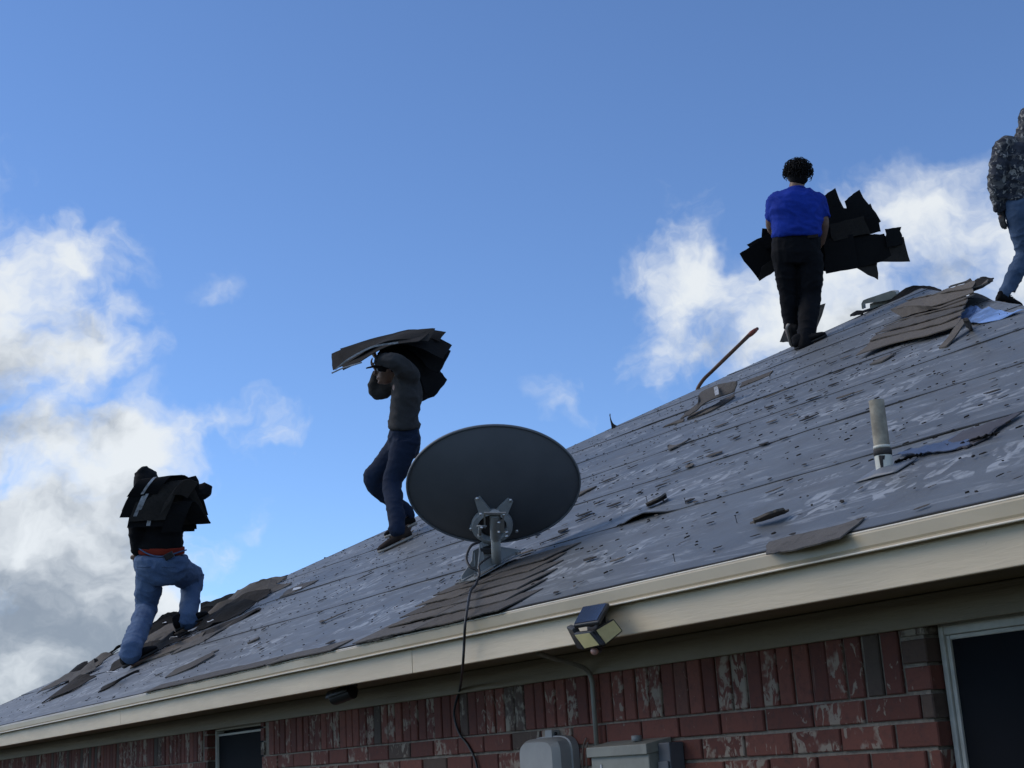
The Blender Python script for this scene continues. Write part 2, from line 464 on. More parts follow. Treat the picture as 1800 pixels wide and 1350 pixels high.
# ------------------------------------------------------------------ the setting
def ground():
    n = 40; rows = []
    for i in range(n+1):
        rows.append([Vector((((j/n*2-1)**3)*900-6, ((i/n*2-1)**3)*900+8, 0)) for j in range(n+1)])
    v = [q for r_ in rows for q in r_]
    for q in v:
        far = max(0, math.hypot(q.x+8, q.y-10)-30); q.z = -.004*far**.9*abs(nz(q, .006, 3))
    me = pydata('ground', v, [(i*(n+1)+j, i*(n+1)+j+1, (i+1)*(n+1)+j+1, (i+1)*(n+1)+j) for i in range(n) for j in range(n)])
    tag(link('ground', me, MATS['lawn']), 'dry green lawn around the house', kind='structure')
ground()

# ------------------------------------------------------------------ the house
XA = XC + RUN; XR = XC + 2*RUN                # apex line and right eave corner
YA = YE + RUN; RIDGE = 3.2; YB = YA + RIDGE + RUN   # front apex, back eave
ZA = ZE + PITCH_M*RUN
OH = .41                                      # overhang
YW = YE + OH                                  # brick face
FR_B, SOF = CAM_Z+.296, CAM_Z+.384
house = empty('brick_house', (XA, YE+RUN+RIDGE/2, 0))
tag(house, 'single-storey red brick house with beige eave and half stripped hip roof', 'house')
# --- brick walls
SOLD_B = CAM_Z + .0405*YW                     # foot of the soldier course
CH, BL, SW_, JT = .0738, .209, .0717, .0105
WX0, WX1, WX2, WX3 = XC+OH, XR-OH, YW, YB-OH
WIN = [(P(365, 1286, YW).x, P(457, 1275, YW).x), (P(1627, 1108, YW).x, P(1627, 1108, YW).x+.90)]
WIN_BOT = CAM_Z - 1.05
wallb = MB()
def wallrun(xa, xb, z0, z1): wallb.box((xa, YW+.011, z0), (xb, YW+.10, z1))
ztop = SOF + .02
edges = [WX0, WIN[0][0], WIN[0][1], WIN[1][0], WIN[1][1], WX1]
for a, b in ((0, 1), (2, 3), (4, 5)): wallrun(edges[a]+(.02 if a else .004), edges[b]-(.02 if b < 5 else .004), 0, ztop)
for a, b in WIN: wallrun(a-.019, b+.019, 0, WIN_BOT)
wallb.box((WX0+.011, YW+.10, 0), (WX0+.10, WX3, ztop)); wallb.box((WX1-.10, YW+.10, 0), (WX1-.011, WX3, ztop))
wallb.box((WX0+.1, WX3-.10, 0), (WX1-.1, WX3-.011, ztop))
wall = wallb.build('wall', MATS['mortar'], house)
def brick_mesh(w_, h_, d_):
    """one brick, centred, chipped corners"""
    x, y, z = w_/2, d_/2, h_/2; c = .0035
    mb = MB(); V = []; 
    for k, (yy, i) in enumerate(((-y, c), (-y+c, 0), (y, 0))):
        V += [(-x+i, yy, -z+i), (x-i, yy, -z+i), (x-i, yy, z-i), (-x+i, yy, z-i)]
    F = [(0, 1, 2, 3), (11, 10, 9, 8)]
    for r_ in range(2):
        for j in range(4): F.append((r_*4+j, r_*4+4+j, r_*4+4+(j+1) % 4, r_*4+(j+1) % 4))
    mb.add(V, F); return mb
BM_ST = brick_mesh(BL-JT, CH-JT, .09).mesh('stretcher'); BM_ST.materials.append(MATS['brick'])
BM_SO = [brick_mesh(SW_-jt, .198, .09).mesh('soldier') for jt in (.006, .009, .0125)]
BM_HD = brick_mesh(.1-JT, CH-JT, .09).mesh('header'); BM_HD.materials.append(MATS['brick'])
for q in BM_SO: q.materials.append(MATS['brick'])
rest = MB(); n_brick = 0
def put_brick(me, x, y, z, mb_args, single, rz=0):
    global n_brick
    if single:
        o = link('brick', me, None, wall)
        o.location = (x+random.uniform(-.0015, .0015), y+random.uniform(-.002, .003), z); n_brick += 1
        o.rotation_euler = (random.gauss(0, .004), random.gauss(0, .006), random.gauss(0, .006))
        o.matrix_parent_inverse = Matrix.Translation(-world_loc(wall))
    else:
        w_, h_, d_ = mb_args
        if rz: rest.box((x-d_/2, y-w_/2, z-h_/2), (x+d_/2, y+w_/2, z+h_/2))
        else: rest.box((x-w_/2, y-d_/2, z-h_/2), (x+w_/2, y+d_/2, z+h_/2))
yb = YW + .045
def in_win(x, half):
    return any(a-half < x < b+half for a, b in WIN)
x = WX0 + SW_/2 + ((WIN[1][0]-.104-WX0) % SW_)
while x < WX1 - SW_/2:                      # soldier course under the frieze
    if not in_win(x, SW_/2+.103 if x > -3.5 else SW_/2+.056):
        put_brick(random.choice(BM_SO), x, yb, SOLD_B+.101, (SW_-.009, .198, .09), -13.6 < x < WIN[1][0]+.1)
    x += SW_
for wi, (a, b) in enumerate(WIN):            # short bricks that tooth the course into each window jamb
    for xs in ((a-.052, b+.052) if wi else (a-.03, b+.03)):
        for k in range(3):
            hw = .1 if wi else .052
            if wi == 1 and xs < b and xs < -2: put_brick(BM_HD, xs, yb, SOLD_B+.038+k*CH, (hw-JT, CH-JT, .09), True)
            else: rest.box((xs-hw/2+.004, YW, SOLD_B+.005+k*CH), (xs+hw/2-.004, YW+.09, SOLD_B+k*CH+CH-.004))
row = 0; z = SOLD_B - CH/2
while z > .03:
    shift = (.5 if row % 2 else 0)
    spans = [(WX0, WX1)] if z < WIN_BOT else [(WX0, WIN[0][0]), (WIN[0][1], WIN[1][0]), (WIN[1][1], WX1)]
    for a, b in spans:
        x = math.floor((a-WX0)/BL)*BL + WX0 + shift*BL - BL
        while x < b:
            l, r_ = max(x, a), min(x+BL, b)
            if r_-l > .03:
                vis = row < 5 and -7.45 < l and r_ < WIN[1][0]+.02 and (z > CAM_Z - .26 + (l+7.4)*-.02)
                if vis and r_-l > BL-.001: put_brick(BM_ST, (l+r_)/2, yb, z, None, True)
                elif vis:
                    me = brick_mesh(r_-l-JT, CH-JT, .09).mesh('cut'); me.materials.append(MATS['brick'])
                    put_brick(me, (l+r_)/2, yb, z, None, True)
                else: rest.box((l+JT/2, YW, z-CH/2+JT/2), (r_-JT/2, YW+.09, z+CH/2-JT/2))
            x += BL
    for yy0 in np.arange(YW+.1+shift*BL, WX3-.02, BL):     # the two flank walls
        y1 = min(yy0+BL-JT, WX3)
        rest.box((WX0, yy0, z-CH/2+JT/2), (WX0+.09, y1, z+CH/2-JT/2)); rest.box((WX1-.09, yy0, z-CH/2+JT/2), (WX1, y1, z+CH/2-JT/2))
    z -= CH; row += 1
tag(rest.build('brick', MATS['brick'], wall), kind='stuff')
# --- windows
for wi, (a, b) in enumerate(WIN):
    yf = YW + .045; zt = FR_B + .02; zb = WIN_BOT
    root = empty('window', ((a+b)/2, yf, zb)); root.parent = house; root.matrix_parent_inverse = Matrix.Translation(-world_loc(house))
    root['label'] = ('dark screened window at the right edge, under the eave' if wi else 'small dark screened window at the left end of the wall')
    fr = MB()
    fw = .019 if wi else .020
    for xa, xb in ((a+.002, a+fw), (b-fw, b-.002)): fr.box((xa, yf, zb), (xb, yf+.05, zt))
    fr.box((a+fw, yf+.002, zt-(.045 if wi else .028)), (b-fw, yf+.048, zt)); fr.box((a+fw, yf+.002, zb), (b-fw, yf+.048, zb+.03))
    f_o = bevel(fr.build('frame', MATS['window_vinyl'], root), .003)
    sf = MB(); i = fw+.001; sw2 = .013 if wi else .004
    for xa, xb in ((a+i, a+i+sw2), (b-i-sw2, b-i)): sf.box((xa, yf+.008, zb+.031), (xb, yf+.03, zt-.046))
    sf.box((a+i+sw2, yf+.009, zt-.046-.012), (b-i-sw2, yf+.029, zt-.046)); sf.box((a+i+sw2, yf+.009, zb+.031), (b-i-sw2, yf+.029, zb+.055))
    bevel(sf.build('screen_frame', MATS['window_vinyl'], root), .002)
    MB().box((a+i+sw2, yf+.016, zb+.055), (b-i-sw2, yf+.020, zt-.05)).build('screen', MATS['window_screen'], root)
    MB().box((a+.01, yf+.06, zb+.01), (b-.01, yf+.07, zt)).build('pane', MATS['interior_dark'], root)
    MB().box((a-.01, YW-.03, zb-.07), (b+.01, YW+.09, zb-.001)).build('sill', MATS['brick'], root)
# --- eave trim: frieze board, soffit, fascia, drip edge (all four sides; the front carries the detail)
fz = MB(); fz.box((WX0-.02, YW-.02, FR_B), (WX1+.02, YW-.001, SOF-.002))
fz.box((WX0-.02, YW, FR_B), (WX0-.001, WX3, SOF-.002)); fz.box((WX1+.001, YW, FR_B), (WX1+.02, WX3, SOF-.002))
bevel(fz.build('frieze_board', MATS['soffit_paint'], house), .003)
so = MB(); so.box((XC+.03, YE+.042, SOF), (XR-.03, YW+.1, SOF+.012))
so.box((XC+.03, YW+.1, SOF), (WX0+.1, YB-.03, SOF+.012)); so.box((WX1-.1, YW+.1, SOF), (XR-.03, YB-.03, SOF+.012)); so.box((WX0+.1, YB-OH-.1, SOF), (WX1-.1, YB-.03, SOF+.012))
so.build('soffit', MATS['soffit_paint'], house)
FB, FT = CAM_Z+.362, CAM_Z+.498
seams = [XC+.02, -12.2, -8.55, -4.9, XR-.02]
for a, b in zip(seams[:-1], seams[1:]):
    bevel(MB().box((a, YE+.020, FB+random.uniform(-.001, .001)), (b-.003, YE+.040, FT)).build('fascia', MATS['trim_paint'], house), .003)
fs = MB(); fs.box((XC+.02, YE+.041, FB), (XC+.04, YB, FT)); fs.box((XR-.04, YE+.041, FB), (XR-.02, YB, FT)); fs.box((XC+.04, YB-.04, FB), (XR-.04, YB-.02, FT))
fs.build('fascia', MATS['trim_paint'], house)
def dripline():
    """bent metal drip edge, slightly wavy along its length"""
    prof = [(.052, .026, 0), (.0, .0005, 0), (-.003, -.004, 0), (-.0015, -.034, 1), (.001, -.040, 1), (-.009, -.0475, 1), (-.008, -.050, 1), (.006, -.0465, 1), (.006, -.004, 0), (.050, .020, 0)]
    xs = np.linspace(XC, XR, 140); V = []; F = []; k = len(prof)
    for x in xs:
        wv = .0018*nz((x, 0, 0), .9, 4) + .0012*nz((x, 0, 0), 3.1, 9)
        for dy_, dz_, low_ in prof: V.append((x, YE+dy_-wv*low_*1.5, ZE+dz_-.004+wv*.6))
    for i in range(len(xs)-1):
        for j in range(k): F.append((i*k+j, (i+1)*k+j, (i+1)*k+(j+1) % k, i*k+(j+1) % k))
    F += [tuple(range(k)), tuple((len(xs)-1)*k+j for j in range(k-1, -1, -1))]
    o = MB().add(V, F).build('drip_edge', MATS['drip_metal'], house)
    return o
dripline()
for nm, yy, zz, rr in (('drip_lip', YE-.0085, ZE-.0525, .0032), ('drip_nose', YE+.004, ZE-.0005, .0034)):
    pts = [Vector((x, yy-.0027*(nz((x, 0, 0), .9, 4)+.67*nz((x, 0, 0), 3.1, 9))*(nm == 'drip_lip'), zz+.0011*nz((x, 0, 0), .9, 4)+.0007*nz((x, 0, 0), 3.1, 9))) for x in np.linspace(XC, XR, 140)]
    MB().tube(pts, rr, 6).build(nm, MATS['drip_lip'], house, True)
ds = MB(); ds.box((XC-.004, YE+.03, ZE-.05), (XC+.006, YB, ZE-.001)); ds.box((XR-.006, YE+.03, ZE-.05), (XR+.004, YB, ZE-.001))
ds.build('drip_edge', MATS['drip_metal'], house)
# --- roof deck and its layers
e0, e1, e2, e3 = (XC, YE, ZE), (XR, YE, ZE), (XR, YB, ZE), (XC, YB, ZE); r0, r1 = (XA, YA, ZA), (XA, YA+RIDGE, ZA)
DT = .004; top = [Vector(q) - Vector((0, 0, DT)) for q in (e0, e1, e2, e3, r0, r1)]; bot = [q - Vector((0, 0, .022)) for q in top]
deck = MB().add(top+bot, [(0, 1, 4), (1, 2, 5, 4), (2, 3, 5), (3, 0, 4, 5), (6, 10, 7), (7, 10, 11, 8), (8, 11, 9), (9, 11, 10, 6),
                          (0, 6, 7, 1), (1, 7, 8, 2), (2, 8, 9, 3), (3, 9, 6, 0)])
roof = deck.build('roof', MATS['osb_deck'], house)
# felt on the slopes turned away from the street side
oth = MB()
for quad in ((e1, e2, r1, r0), (e3, e0, r0, r1), (e2, e3, r1, r1)):
    q = [Vector(t_) for t_ in quad]; nn = (q[1]-q[0]).cross(q[2]-q[0]).normalized()
    oth.add([t_+nn*.006 for t_ in q]+[t_-nn*.001 for t_ in q], [(0, 1, 2, 3), (7, 6, 5, 4), (0, 4, 5, 1), (1, 5, 6, 2), (2, 6, 7, 3), (3, 7, 4, 0)] if quad[2] != quad[3] else [(0, 1, 2), (6, 5, 4), (0, 4, 5, 1), (1, 5, 6, 2), (2, 6, 4, 0)])
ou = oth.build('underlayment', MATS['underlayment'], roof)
uvl = ou.data.uv_layers.new()
for lp in ou.data.loops:
    c = ou.data.vertices[lp.vertex_index].co; uvl.data[lp.index].uv = (c.x+c.y, (c.z-ZE)*2.3)
ROLL_W = .915; smax = RUN*SLOPE
def strip(k):
    s0 = .012 if k == 0 else k*ROLL_W+.012*math.sin(k*2.3); s1 = min((k+1)*ROLL_W+.09, smax-.02)
    ns = 9; V = []; UV = []; nx = int(max(12, (2*(smax-s0)*CT)/.07))
    for i in range(ns+1):
        s = s0+(s1-s0)*i/ns; run = s*CT
        xl = XC+run-.03; xr = XR-run+.03
        for j in range(nx+1):
            x = xl+(xr-xl)*j/nx
            h = (.0035 if k else .003)*(1-i/ns)**1.5 + .0012
            h += .0035*max(0, nz((x*.9, s*4, k), 1.6, 7)) + .0022*nz((x*2.3, s*6, k), 2.2, 1)
            if i <= 1 and k: h += .006*max(0, nz((x*.8, k*3.1, 0), 1.1, 5))**1.3*2
            if k == 1: h += .026*math.exp(-((x+4.42)/.12)**2)*max(0, 1-i/2.5)       # lifted lap above the eave
            ss = s + (.010*nz((x*.7, k, 0), 1.3, 2) if i == 0 and k else 0)
            V.append(RP(x, ss, max(h, .001))); UV.append((x, s-s0))
    n = nx+1; F = [(i*n+j, i*n+j+1, (i+1)*n+j+1, (i+1)*n+j) for i in range(ns) for j in range(nx)]
    # turned-down lower edge gives the lap its thickness
    b = len(V)
    for j in range(nx+1): V.append(V[j].copy()); UV.append((UV[j][0], 0))
    for j in range(nx+1): V.append(V[j]-NRM*min(.004, (V[j]-RP(V[j].x, s0)).dot(NRM)*.75)); UV.append((UV[j][0], 0))
    F += [(b+j+1, b+j, b+n+j, b+n+j+1) for j in range(nx)]
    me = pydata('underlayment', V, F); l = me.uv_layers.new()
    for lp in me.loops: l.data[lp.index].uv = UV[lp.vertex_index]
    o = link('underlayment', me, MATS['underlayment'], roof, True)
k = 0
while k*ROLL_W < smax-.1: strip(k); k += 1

# --- old shingles still nailed down: rows under the dish and the starter strip along the eave
def slab(name, pts_low, pts_up, mat, parent=None, t=.006, nu=8, nv=3, wob=.004, seed=0, fray=.006, nrm=None):
    """a bendy sheet between a lower and an upper polyline"""
    lo = catmull(pts_low, nu) if len(pts_low) > 2 else [Vector(pts_low[0]).lerp(Vector(pts_low[1]), i/nu) for i in range(nu+1)]
    up = catmull(pts_up, nu) if len(pts_up) > 2 else [Vector(pts_up[0]).lerp(Vector(pts_up[1]), i/nu) for i in range(nu+1)]
    n = min(len(lo), len(up)); rows = []
    for i in range(nv+1):
        r_ = []
        for j in range(n):
            q = lo[j*(len(lo)-1)//(n-1)].lerp(up[j*(len(up)-1)//(n-1)], i/nv)
            q = q + NRM*(wob*nz(q, 5, seed+3))
            if i in (0, nv): q = q + (up[j*(len(up)-1)//(n-1)]-lo[j*(len(lo)-1)//(n-1)]).normalized()*(fray*nz((j*1.7, i, seed), 1.3, seed))
            if j in (0, n-1): q = q + (lo[-1]-lo[0]).normalized()*(fray*2*nz((i*1.9, j, seed), 1.1, seed))
            r_.append(q)
        rows.append(r_)
    return MB().grid(rows, t).build(name, mat, parent)
def roof_slab(name, x0, x1, s0, s1, off0, off1, mat, parent=None, skew=0, seed=0, **kw):
    n = 5
    lo = [RP(x0+(x1-x0)*i/n, s0, off0+.003*abs(nz((x0+i, s0, seed), 1.3))) for i in range(n+1)]
    up = [RP(x0+(x1-x0)*i/n+skew, s1, off1) for i in range(n+1)]
    return slab(name, lo, up, mat, parent, seed=seed, nu=3, **kw)
def sx(u, v): 
    q = R(u, v); return q.x, (q - Vector((0, YE, ZE))).dot(UPS)
# patch under the dish: six courses
pl = [sx(690, 1114), sx(722, 1086), sx(782, 1043), sx(850, 1003)]; pr = [sx(893, 1071), sx(1000, 966)]
EXPO = .125
ncs = 6
for c in range(ncs):
    s0 = -.012 + c*EXPO; s1 = s0 + .20
    f = c/(ncs-1)
    xl = pl[0][0] + (pl[3][0]-pl[0][0])*f**.8 + random.uniform(-.05, .05); xr = pr[0][0] + (pr[1][0]-pr[0][0])*min(1, f*1.0) + random.uniform(-.03, .03)
    if c == 0: xl -= .25
    cuts = [xl] + [q for q in np.arange(-9+.37*c % .9, 0, .42) if xl+.12 < q < xr-.12] + [xr]
    for a, b in zip(cuts[:-1], cuts[1:]):
        roof_slab('shingle', a+.002, b-.002, s0, s1, .015+random.uniform(0, .003), .008, random.choice((MATS['shingle_brown'], MATS['shingle_grey'])), roof, seed=c*7+a, t=.0045, fray=.010)
# starter strip left on the eave, and short remnants of it
for (ua, va), (ub, vb) in (((262, 1216), (480, 1165)), ((482, 1164), (600, 1138)), ((650, 1124), (715, 1108))):
    a, b = sx(ua, va)[0], sx(ub, vb)[0]
    for i, (c0, c1) in enumerate(zip(np.linspace(a, b, max(2, int((b-a)/.9)+1))[:-1], np.linspace(a, b, max(2, int((b-a)/.9)+1))[1:])):
        roof_slab('shingle', c0, c1-.004, -.010, .10, .012, .006, MATS['shingle_grey'], roof, seed=ua+i, t=.005, fray=.012)

# ------------------------------------------------------------------ satellite dish
def dish():
    zc = 6.10; ZM = 5.90
    foot = R(872, 1006)
    root = empty('satellite_dish', foot)
    tag(root, 'dark grey oval satellite dish on a pole, bolted to the roof near the eave', 'satellite dish')
    C = D(868, 859, zc)
    up = Vector((0, 0, 1))
    fw = sight(868, 849); fw.z = 0; fw.normalize(); rt = fw.cross(up).normalized()
    el = rad(37)
    nrm = (fw*math.cos(el) + up*math.sin(el)).normalized()          # the way the dish looks
    bu = (up*math.cos(el) - fw*math.sin(el)).normalized()
    tilt = rad(2.0)
    a = (rt*math.cos(tilt) - bu*math.sin(tilt)); b = (bu*math.cos(tilt) + rt*math.sin(tilt))
    A, B, DEP = 153/FPX*zc*1.0, .280, .080
    def shell(inset):
        nr, nt = 18, 72; rows = []
        for i in range(nr+1):
            rr = i/nr
            rows.append([C + a*(A*rr*math.cos(2*math.pi*j/nt)) + b*(B*rr*math.sin(2*math.pi*j/nt)) - nrm*(DEP*(1-rr*rr)-DEP*.5+inset) for j in range(nt)])
        return rows
    def surf(rows, mb, flip):
        nr, nt = len(rows)-1, len(rows[0]); base = len(mb.v)
        V = [q for r_ in rows for q in r_]; F = []
        for i in range(nr):
            for j in range(nt):
                q = (i*nt+j, i*nt+(j+1) % nt, (i+1)*nt+(j+1) % nt, (i+1)*nt+j); F.append(q if flip else q[::-1])
        mb.add(V, F); return base
    mb = MB(); b0 = surf(shell(.0), mb, True); b1 = surf(shell(-.004), mb, False)
    refl = mb.build('reflector', MATS['dish_grey'], root, True)
    rim = MB(); ring = []
    nt = 96
    for j in range(nt+1):
        th = 2*math.pi*j/nt; ring.append(C + a*(A*math.cos(th)) + b*(B*math.sin(th)) + nrm*DEP*.5)
    V = []; F = []
    for j in range(nt):
        th = 2*math.pi*j/nt; o = (a*math.cos(th)*B + b*math.sin(th)*A).normalized()
        c0 = C + a*(A*math.cos(th)) + b*(B*math.sin(th)) + nrm*DEP*.5
        for q in range(8):
            ph = 2*math.pi*q/8; V.append(c0 + o*(.005*math.cos(ph)) + nrm*(.009*math.sin(ph)))
    for j in range(nt):
        for q in range(8): F.append((j*8+q, ((j+1) % nt)*8+q, ((j+1) % nt)*8+(q+1) % 8, j*8+(q+1) % 8))
    rim.add(V, F).build('rim', MATS['dish_rim'], refl, True)
    def back(px, py, lift=0.):              # point on the convex back for a bearing
        d = sight(px, py); best = None
        lo, hi = zc-.35, zc+.35
        for i in range(200):
            t = lo+(hi-lo)*i/199; q = EYE+d*t; v = q-C
            x_, y_, n_ = v.dot(a)/A, v.dot(b)/B, v.dot(nrm)
            if n_ > -(DEP*(1-x_*x_-y_*y_)-DEP*.5): best = q; break
        return (best or D(px, py, zc)) - nrm*lift
    def cam_obox(mb, c, w_, h_, d_, rz=0):
        r_, u_ = AX_R*math.cos(rz)+AX_U*math.sin(rz), AX_U*math.cos(rz)-AX_R*math.sin(rz)
        return mb.obox(c, r_*w_/2, u_*h_/2, AX_F*d_/2)
    # cast ring bracket with two ears: plate swept round the mast head
    m_px = zc/FPX
    cen = back(865, 918, .012)
    rg = MB(); V = []; F = []
    nt = 40
    for j in range(nt):
        th = 2*math.pi*j/nt
        ro = .084 + .006*math.cos(2*th); ri = .060
        for (r_, h_) in ((ro, .004), (ro*.97, .040), (ri*1.08, .044), (ri, .004)):
            V.append(cen + a*(r_*math.cos(th)) + b*(r_*.98*math.sin(th)) - nrm*h_)
    for j in range(nt):
        for q in range(4): F.append((j*4+q, j*4+(q+1) % 4, ((j+1) % nt)*4+(q+1) % 4, ((j+1) % nt)*4+q))
    rg.add(V, F)
    ears = [(839, 873), (897, 876), (828, 926)]
    for px, py in ears:
        e = back(px, py, .010); dirv = (e-cen); dirv -= nrm*dirv.dot(nrm); dn = dirv.normalized(); side = dn.cross(nrm)
        p0 = cen + dn*.072 - nrm*.02
        rg.hexa([p0-side*.026-nrm*.018, p0+side*.026-nrm*.018, p0+side*.026+nrm*.012, p0-side*.026+nrm*.012,
                 e-side*.013-nrm*.010, e+side*.013-nrm*.010, e+side*.013+nrm*.006, e-side*.013+nrm*.006])
    br = autosmooth(rg.build('bracket', MATS['galv_grey'], root), 45)
    for px, py in ears + [(908, 930)]:
        e = back(px, py, .018)
        MB().ball(e, (.0085, .0085, .0085), 10).build('bolt', MATS['bolt_steel'], br, True)
    inner = MB(); inner.ball(cen - nrm*.006, .05, 20, (a, b, nrm)); 
    ii = MB()
    ii.loft([(cen-nrm*.002, a*.051, b*.051), (cen-nrm*.014, a*.051, b*.051)], 28); ii.build('bracket_plate', MATS['black_plastic'], br)
    # mast clamp, mast
    top_ = D(870, 904, ZM); bot_ = D(873, 1002, depth(foot)+.0)
    ax = (top_-bot_).normalized(); clamp_b = bot_.lerp(top_, .60)
    MB().tube([bot_-ax*.03, clamp_b+ax*.02], .0205, 24).build('mast', MATS['mast_grey'], root, True)
    autosmooth(root.children[-1], 50)
    cl = MB().tube([clamp_b, top_+ax*.004], .0232, 24)
    sd = ax.cross(nrm).normalized(); fr_ = sd.cross(ax).normalized()
    cl.obox(clamp_b.lerp(top_, .5)+AX_R*.026, AX_R*.012, ax*.042, AX_F*.02)
    cl.obox(top_+ax*.006, AX_R*.045, ax*.006, AX_F*.03)
    autosmooth(cl.build('clamp', MATS['galv_grey'], root), 40)
    clamp_o = root.children[-1]
    for px, py in ((877, 919), (877, 936), (891, 936), (891, 943), (847, 928), (845, 904), (886, 905)):
        e = D(px, py, ZM-.035)
        MB().tube([e, e+AX_F*.03], [.006, .006], 8).build('bolt', MATS['bolt_steel'], clamp_o, True)
    # elevation plates beside the mast
    for k_, off in enumerate((-.044, .034)):
        pt = MB(); c0 = top_ - ax*.045 + AX_R*off + AX_F*.01
        pt.hexa([c0+AX_R*.003*sx_+ax*(sz*.045)+AX_F*(sy*.03*(1.2 if sz > 0 else .6)) for sz in (-1, 1) for sx_, sy in ((-1, -1), (1, -1), (1, 1), (-1, 1))])
        pt.build('elevation_plate', MATS['galv_grey'], root)
    fine_ = MB(); q0 = D(843, 925, ZM+.0); fine_.tube([q0, q0-ax*.055], .007, 10); fine_.ball(q0-ax*.062, .011, 10); fine_.tube([q0-AX_R*.012, q0+AX_R*.03], .004, 8)
    fine_.build('adjuster', MATS['galv_grey'], root, True)
    # feed arm running forward under the reflector, only its stub shows below
    fa = MB(); f0 = D(853, 950, zc+.10); fa.obox(f0, AX_R*.026, AX_U*.013, nrm*.10); bevel(fa.build('feed_arm', MATS['black_plastic'], root), .004)
    # foot: folded plate saddle on the slope
    ft = MB(); side_dir = Vector((1, 0, 0)); w2 = .016
    fx, fs0 = sx(872, 1006)
    def side_plate(x0, lo_s, hi_s, h_):
        prof = [(lo_s, .034), (hi_s, .034), (hi_s-.015, .044), (fs0+.055, h_*.62), (fs0+.035, h_), (fs0-.035, h_), (fs0-.06, h_*.72), (lo_s+.01, .052)]
        n_ = len(prof); V = [RP(x0, s_, q_) for s_, q_ in prof] + [RP(x0+.006, s_, q_) for s_, q_ in prof]
        V += [RP(x0+.002, lo_s, .034), RP(x0+.032, lo_s-.004, .034), RP(x0+.032, hi_s+.004, .034), RP(x0+.002, hi_s, .034)]; V += [q_+NRM*.005 for q_ in V[-4:]]
        mb_ = MB().add(V[:2*n_], [tuple(range(n_)), tuple(range(2*n_-1, n_-1, -1))] + [(j, n_+j, n_+(j+1) % n_, (j+1) % n_) for j in range(n_)]); mb_.hexa(V[2*n_:])
        for rib in (-.03, .0, .03): mb_.tube([RP(x0+.004, fs0+rib, h_*.92), RP(x0+.004, fs0+rib*1.6-.01, .06)], .006, 8)
        return bevel(mb_.build('foot_plate', MATS['galv_grey'], root), .0015)
    side_plate(fx+.028, fs0-.11, fs0+.15, .150); side_plate(fx-.050, fs0-.15, fs0+.11, .125)
    MB().tube([RP(fx-.055, fs0, .10), RP(fx+.04, fs0, .10)], .008, 10).build('pivot_bolt', MATS['bolt_steel'], root, True)
    base = MB(); base.grid([[RP(fx-.075+.15*j/6, fs0-.15+.26*i/5, .030+.003*math.sin(j)) for j in range(7)] for i in range(6)], .004)
    base.build('base_plate', MATS['galv_grey'], root)
    for dx_, ds_ in ((-.065, -.14), (.065, -.14), (-.065, .10), (.065, .10)):
        q = RP(fx+dx_, fs0+ds_, .034); MB().tube([q, q+NRM*.010], .008, 6).build('bolt', MATS['bolt_steel'], root)
    return C
dish()
def cable(name, label, pts, r_, mat, cat='cable'):
    o = MB().tube(catmull(pts, 8), r_, 8).build(name, mat, None, True)
    return tag(o, label, cat)
zf = depth(R(850, 1000))
cable('coax_cable', 'black coax cable looping from the dish, over the eave and down the brick wall',
      [D(843, 953, 5.92), D(828, 960, 5.90), D(820, 980, 5.88), D(826, 996, 5.84), D(840, 1003, 5.82), D(842, 1012, 5.80), R(836, 1028, .04), R(828, 1038, .045),
       R(823, 1060, .05), P(818, 1094, YE-.03), P(816, 1130, YE-.022), P(814, 1165, YE-.01), P(812, 1185, YE+.10), P(808, 1212, YW-.03), P(800, 1240, YW-.012),
       P(799, 1262, YW-.008), P(808, 1290, YW-.008), P(824, 1312, YW-.008), P(838, 1345, YW-.008), P(842, 1400, YW-.008), P(845, 1700, YW-.008)], .0052, MATS['cable_black'])
cable('jumper_cable', 'short black jumper cable curling from the dish mast to its foot',
      [D(862, 978, 5.86), D(850, 986, 5.84), D(842, 994, 5.83), D(843, 1006, 5.80), D(841, 1018, 5.78), R(833, 1030, .03), R(826, 1037, .035)], .0042, MATS['cable_black'])

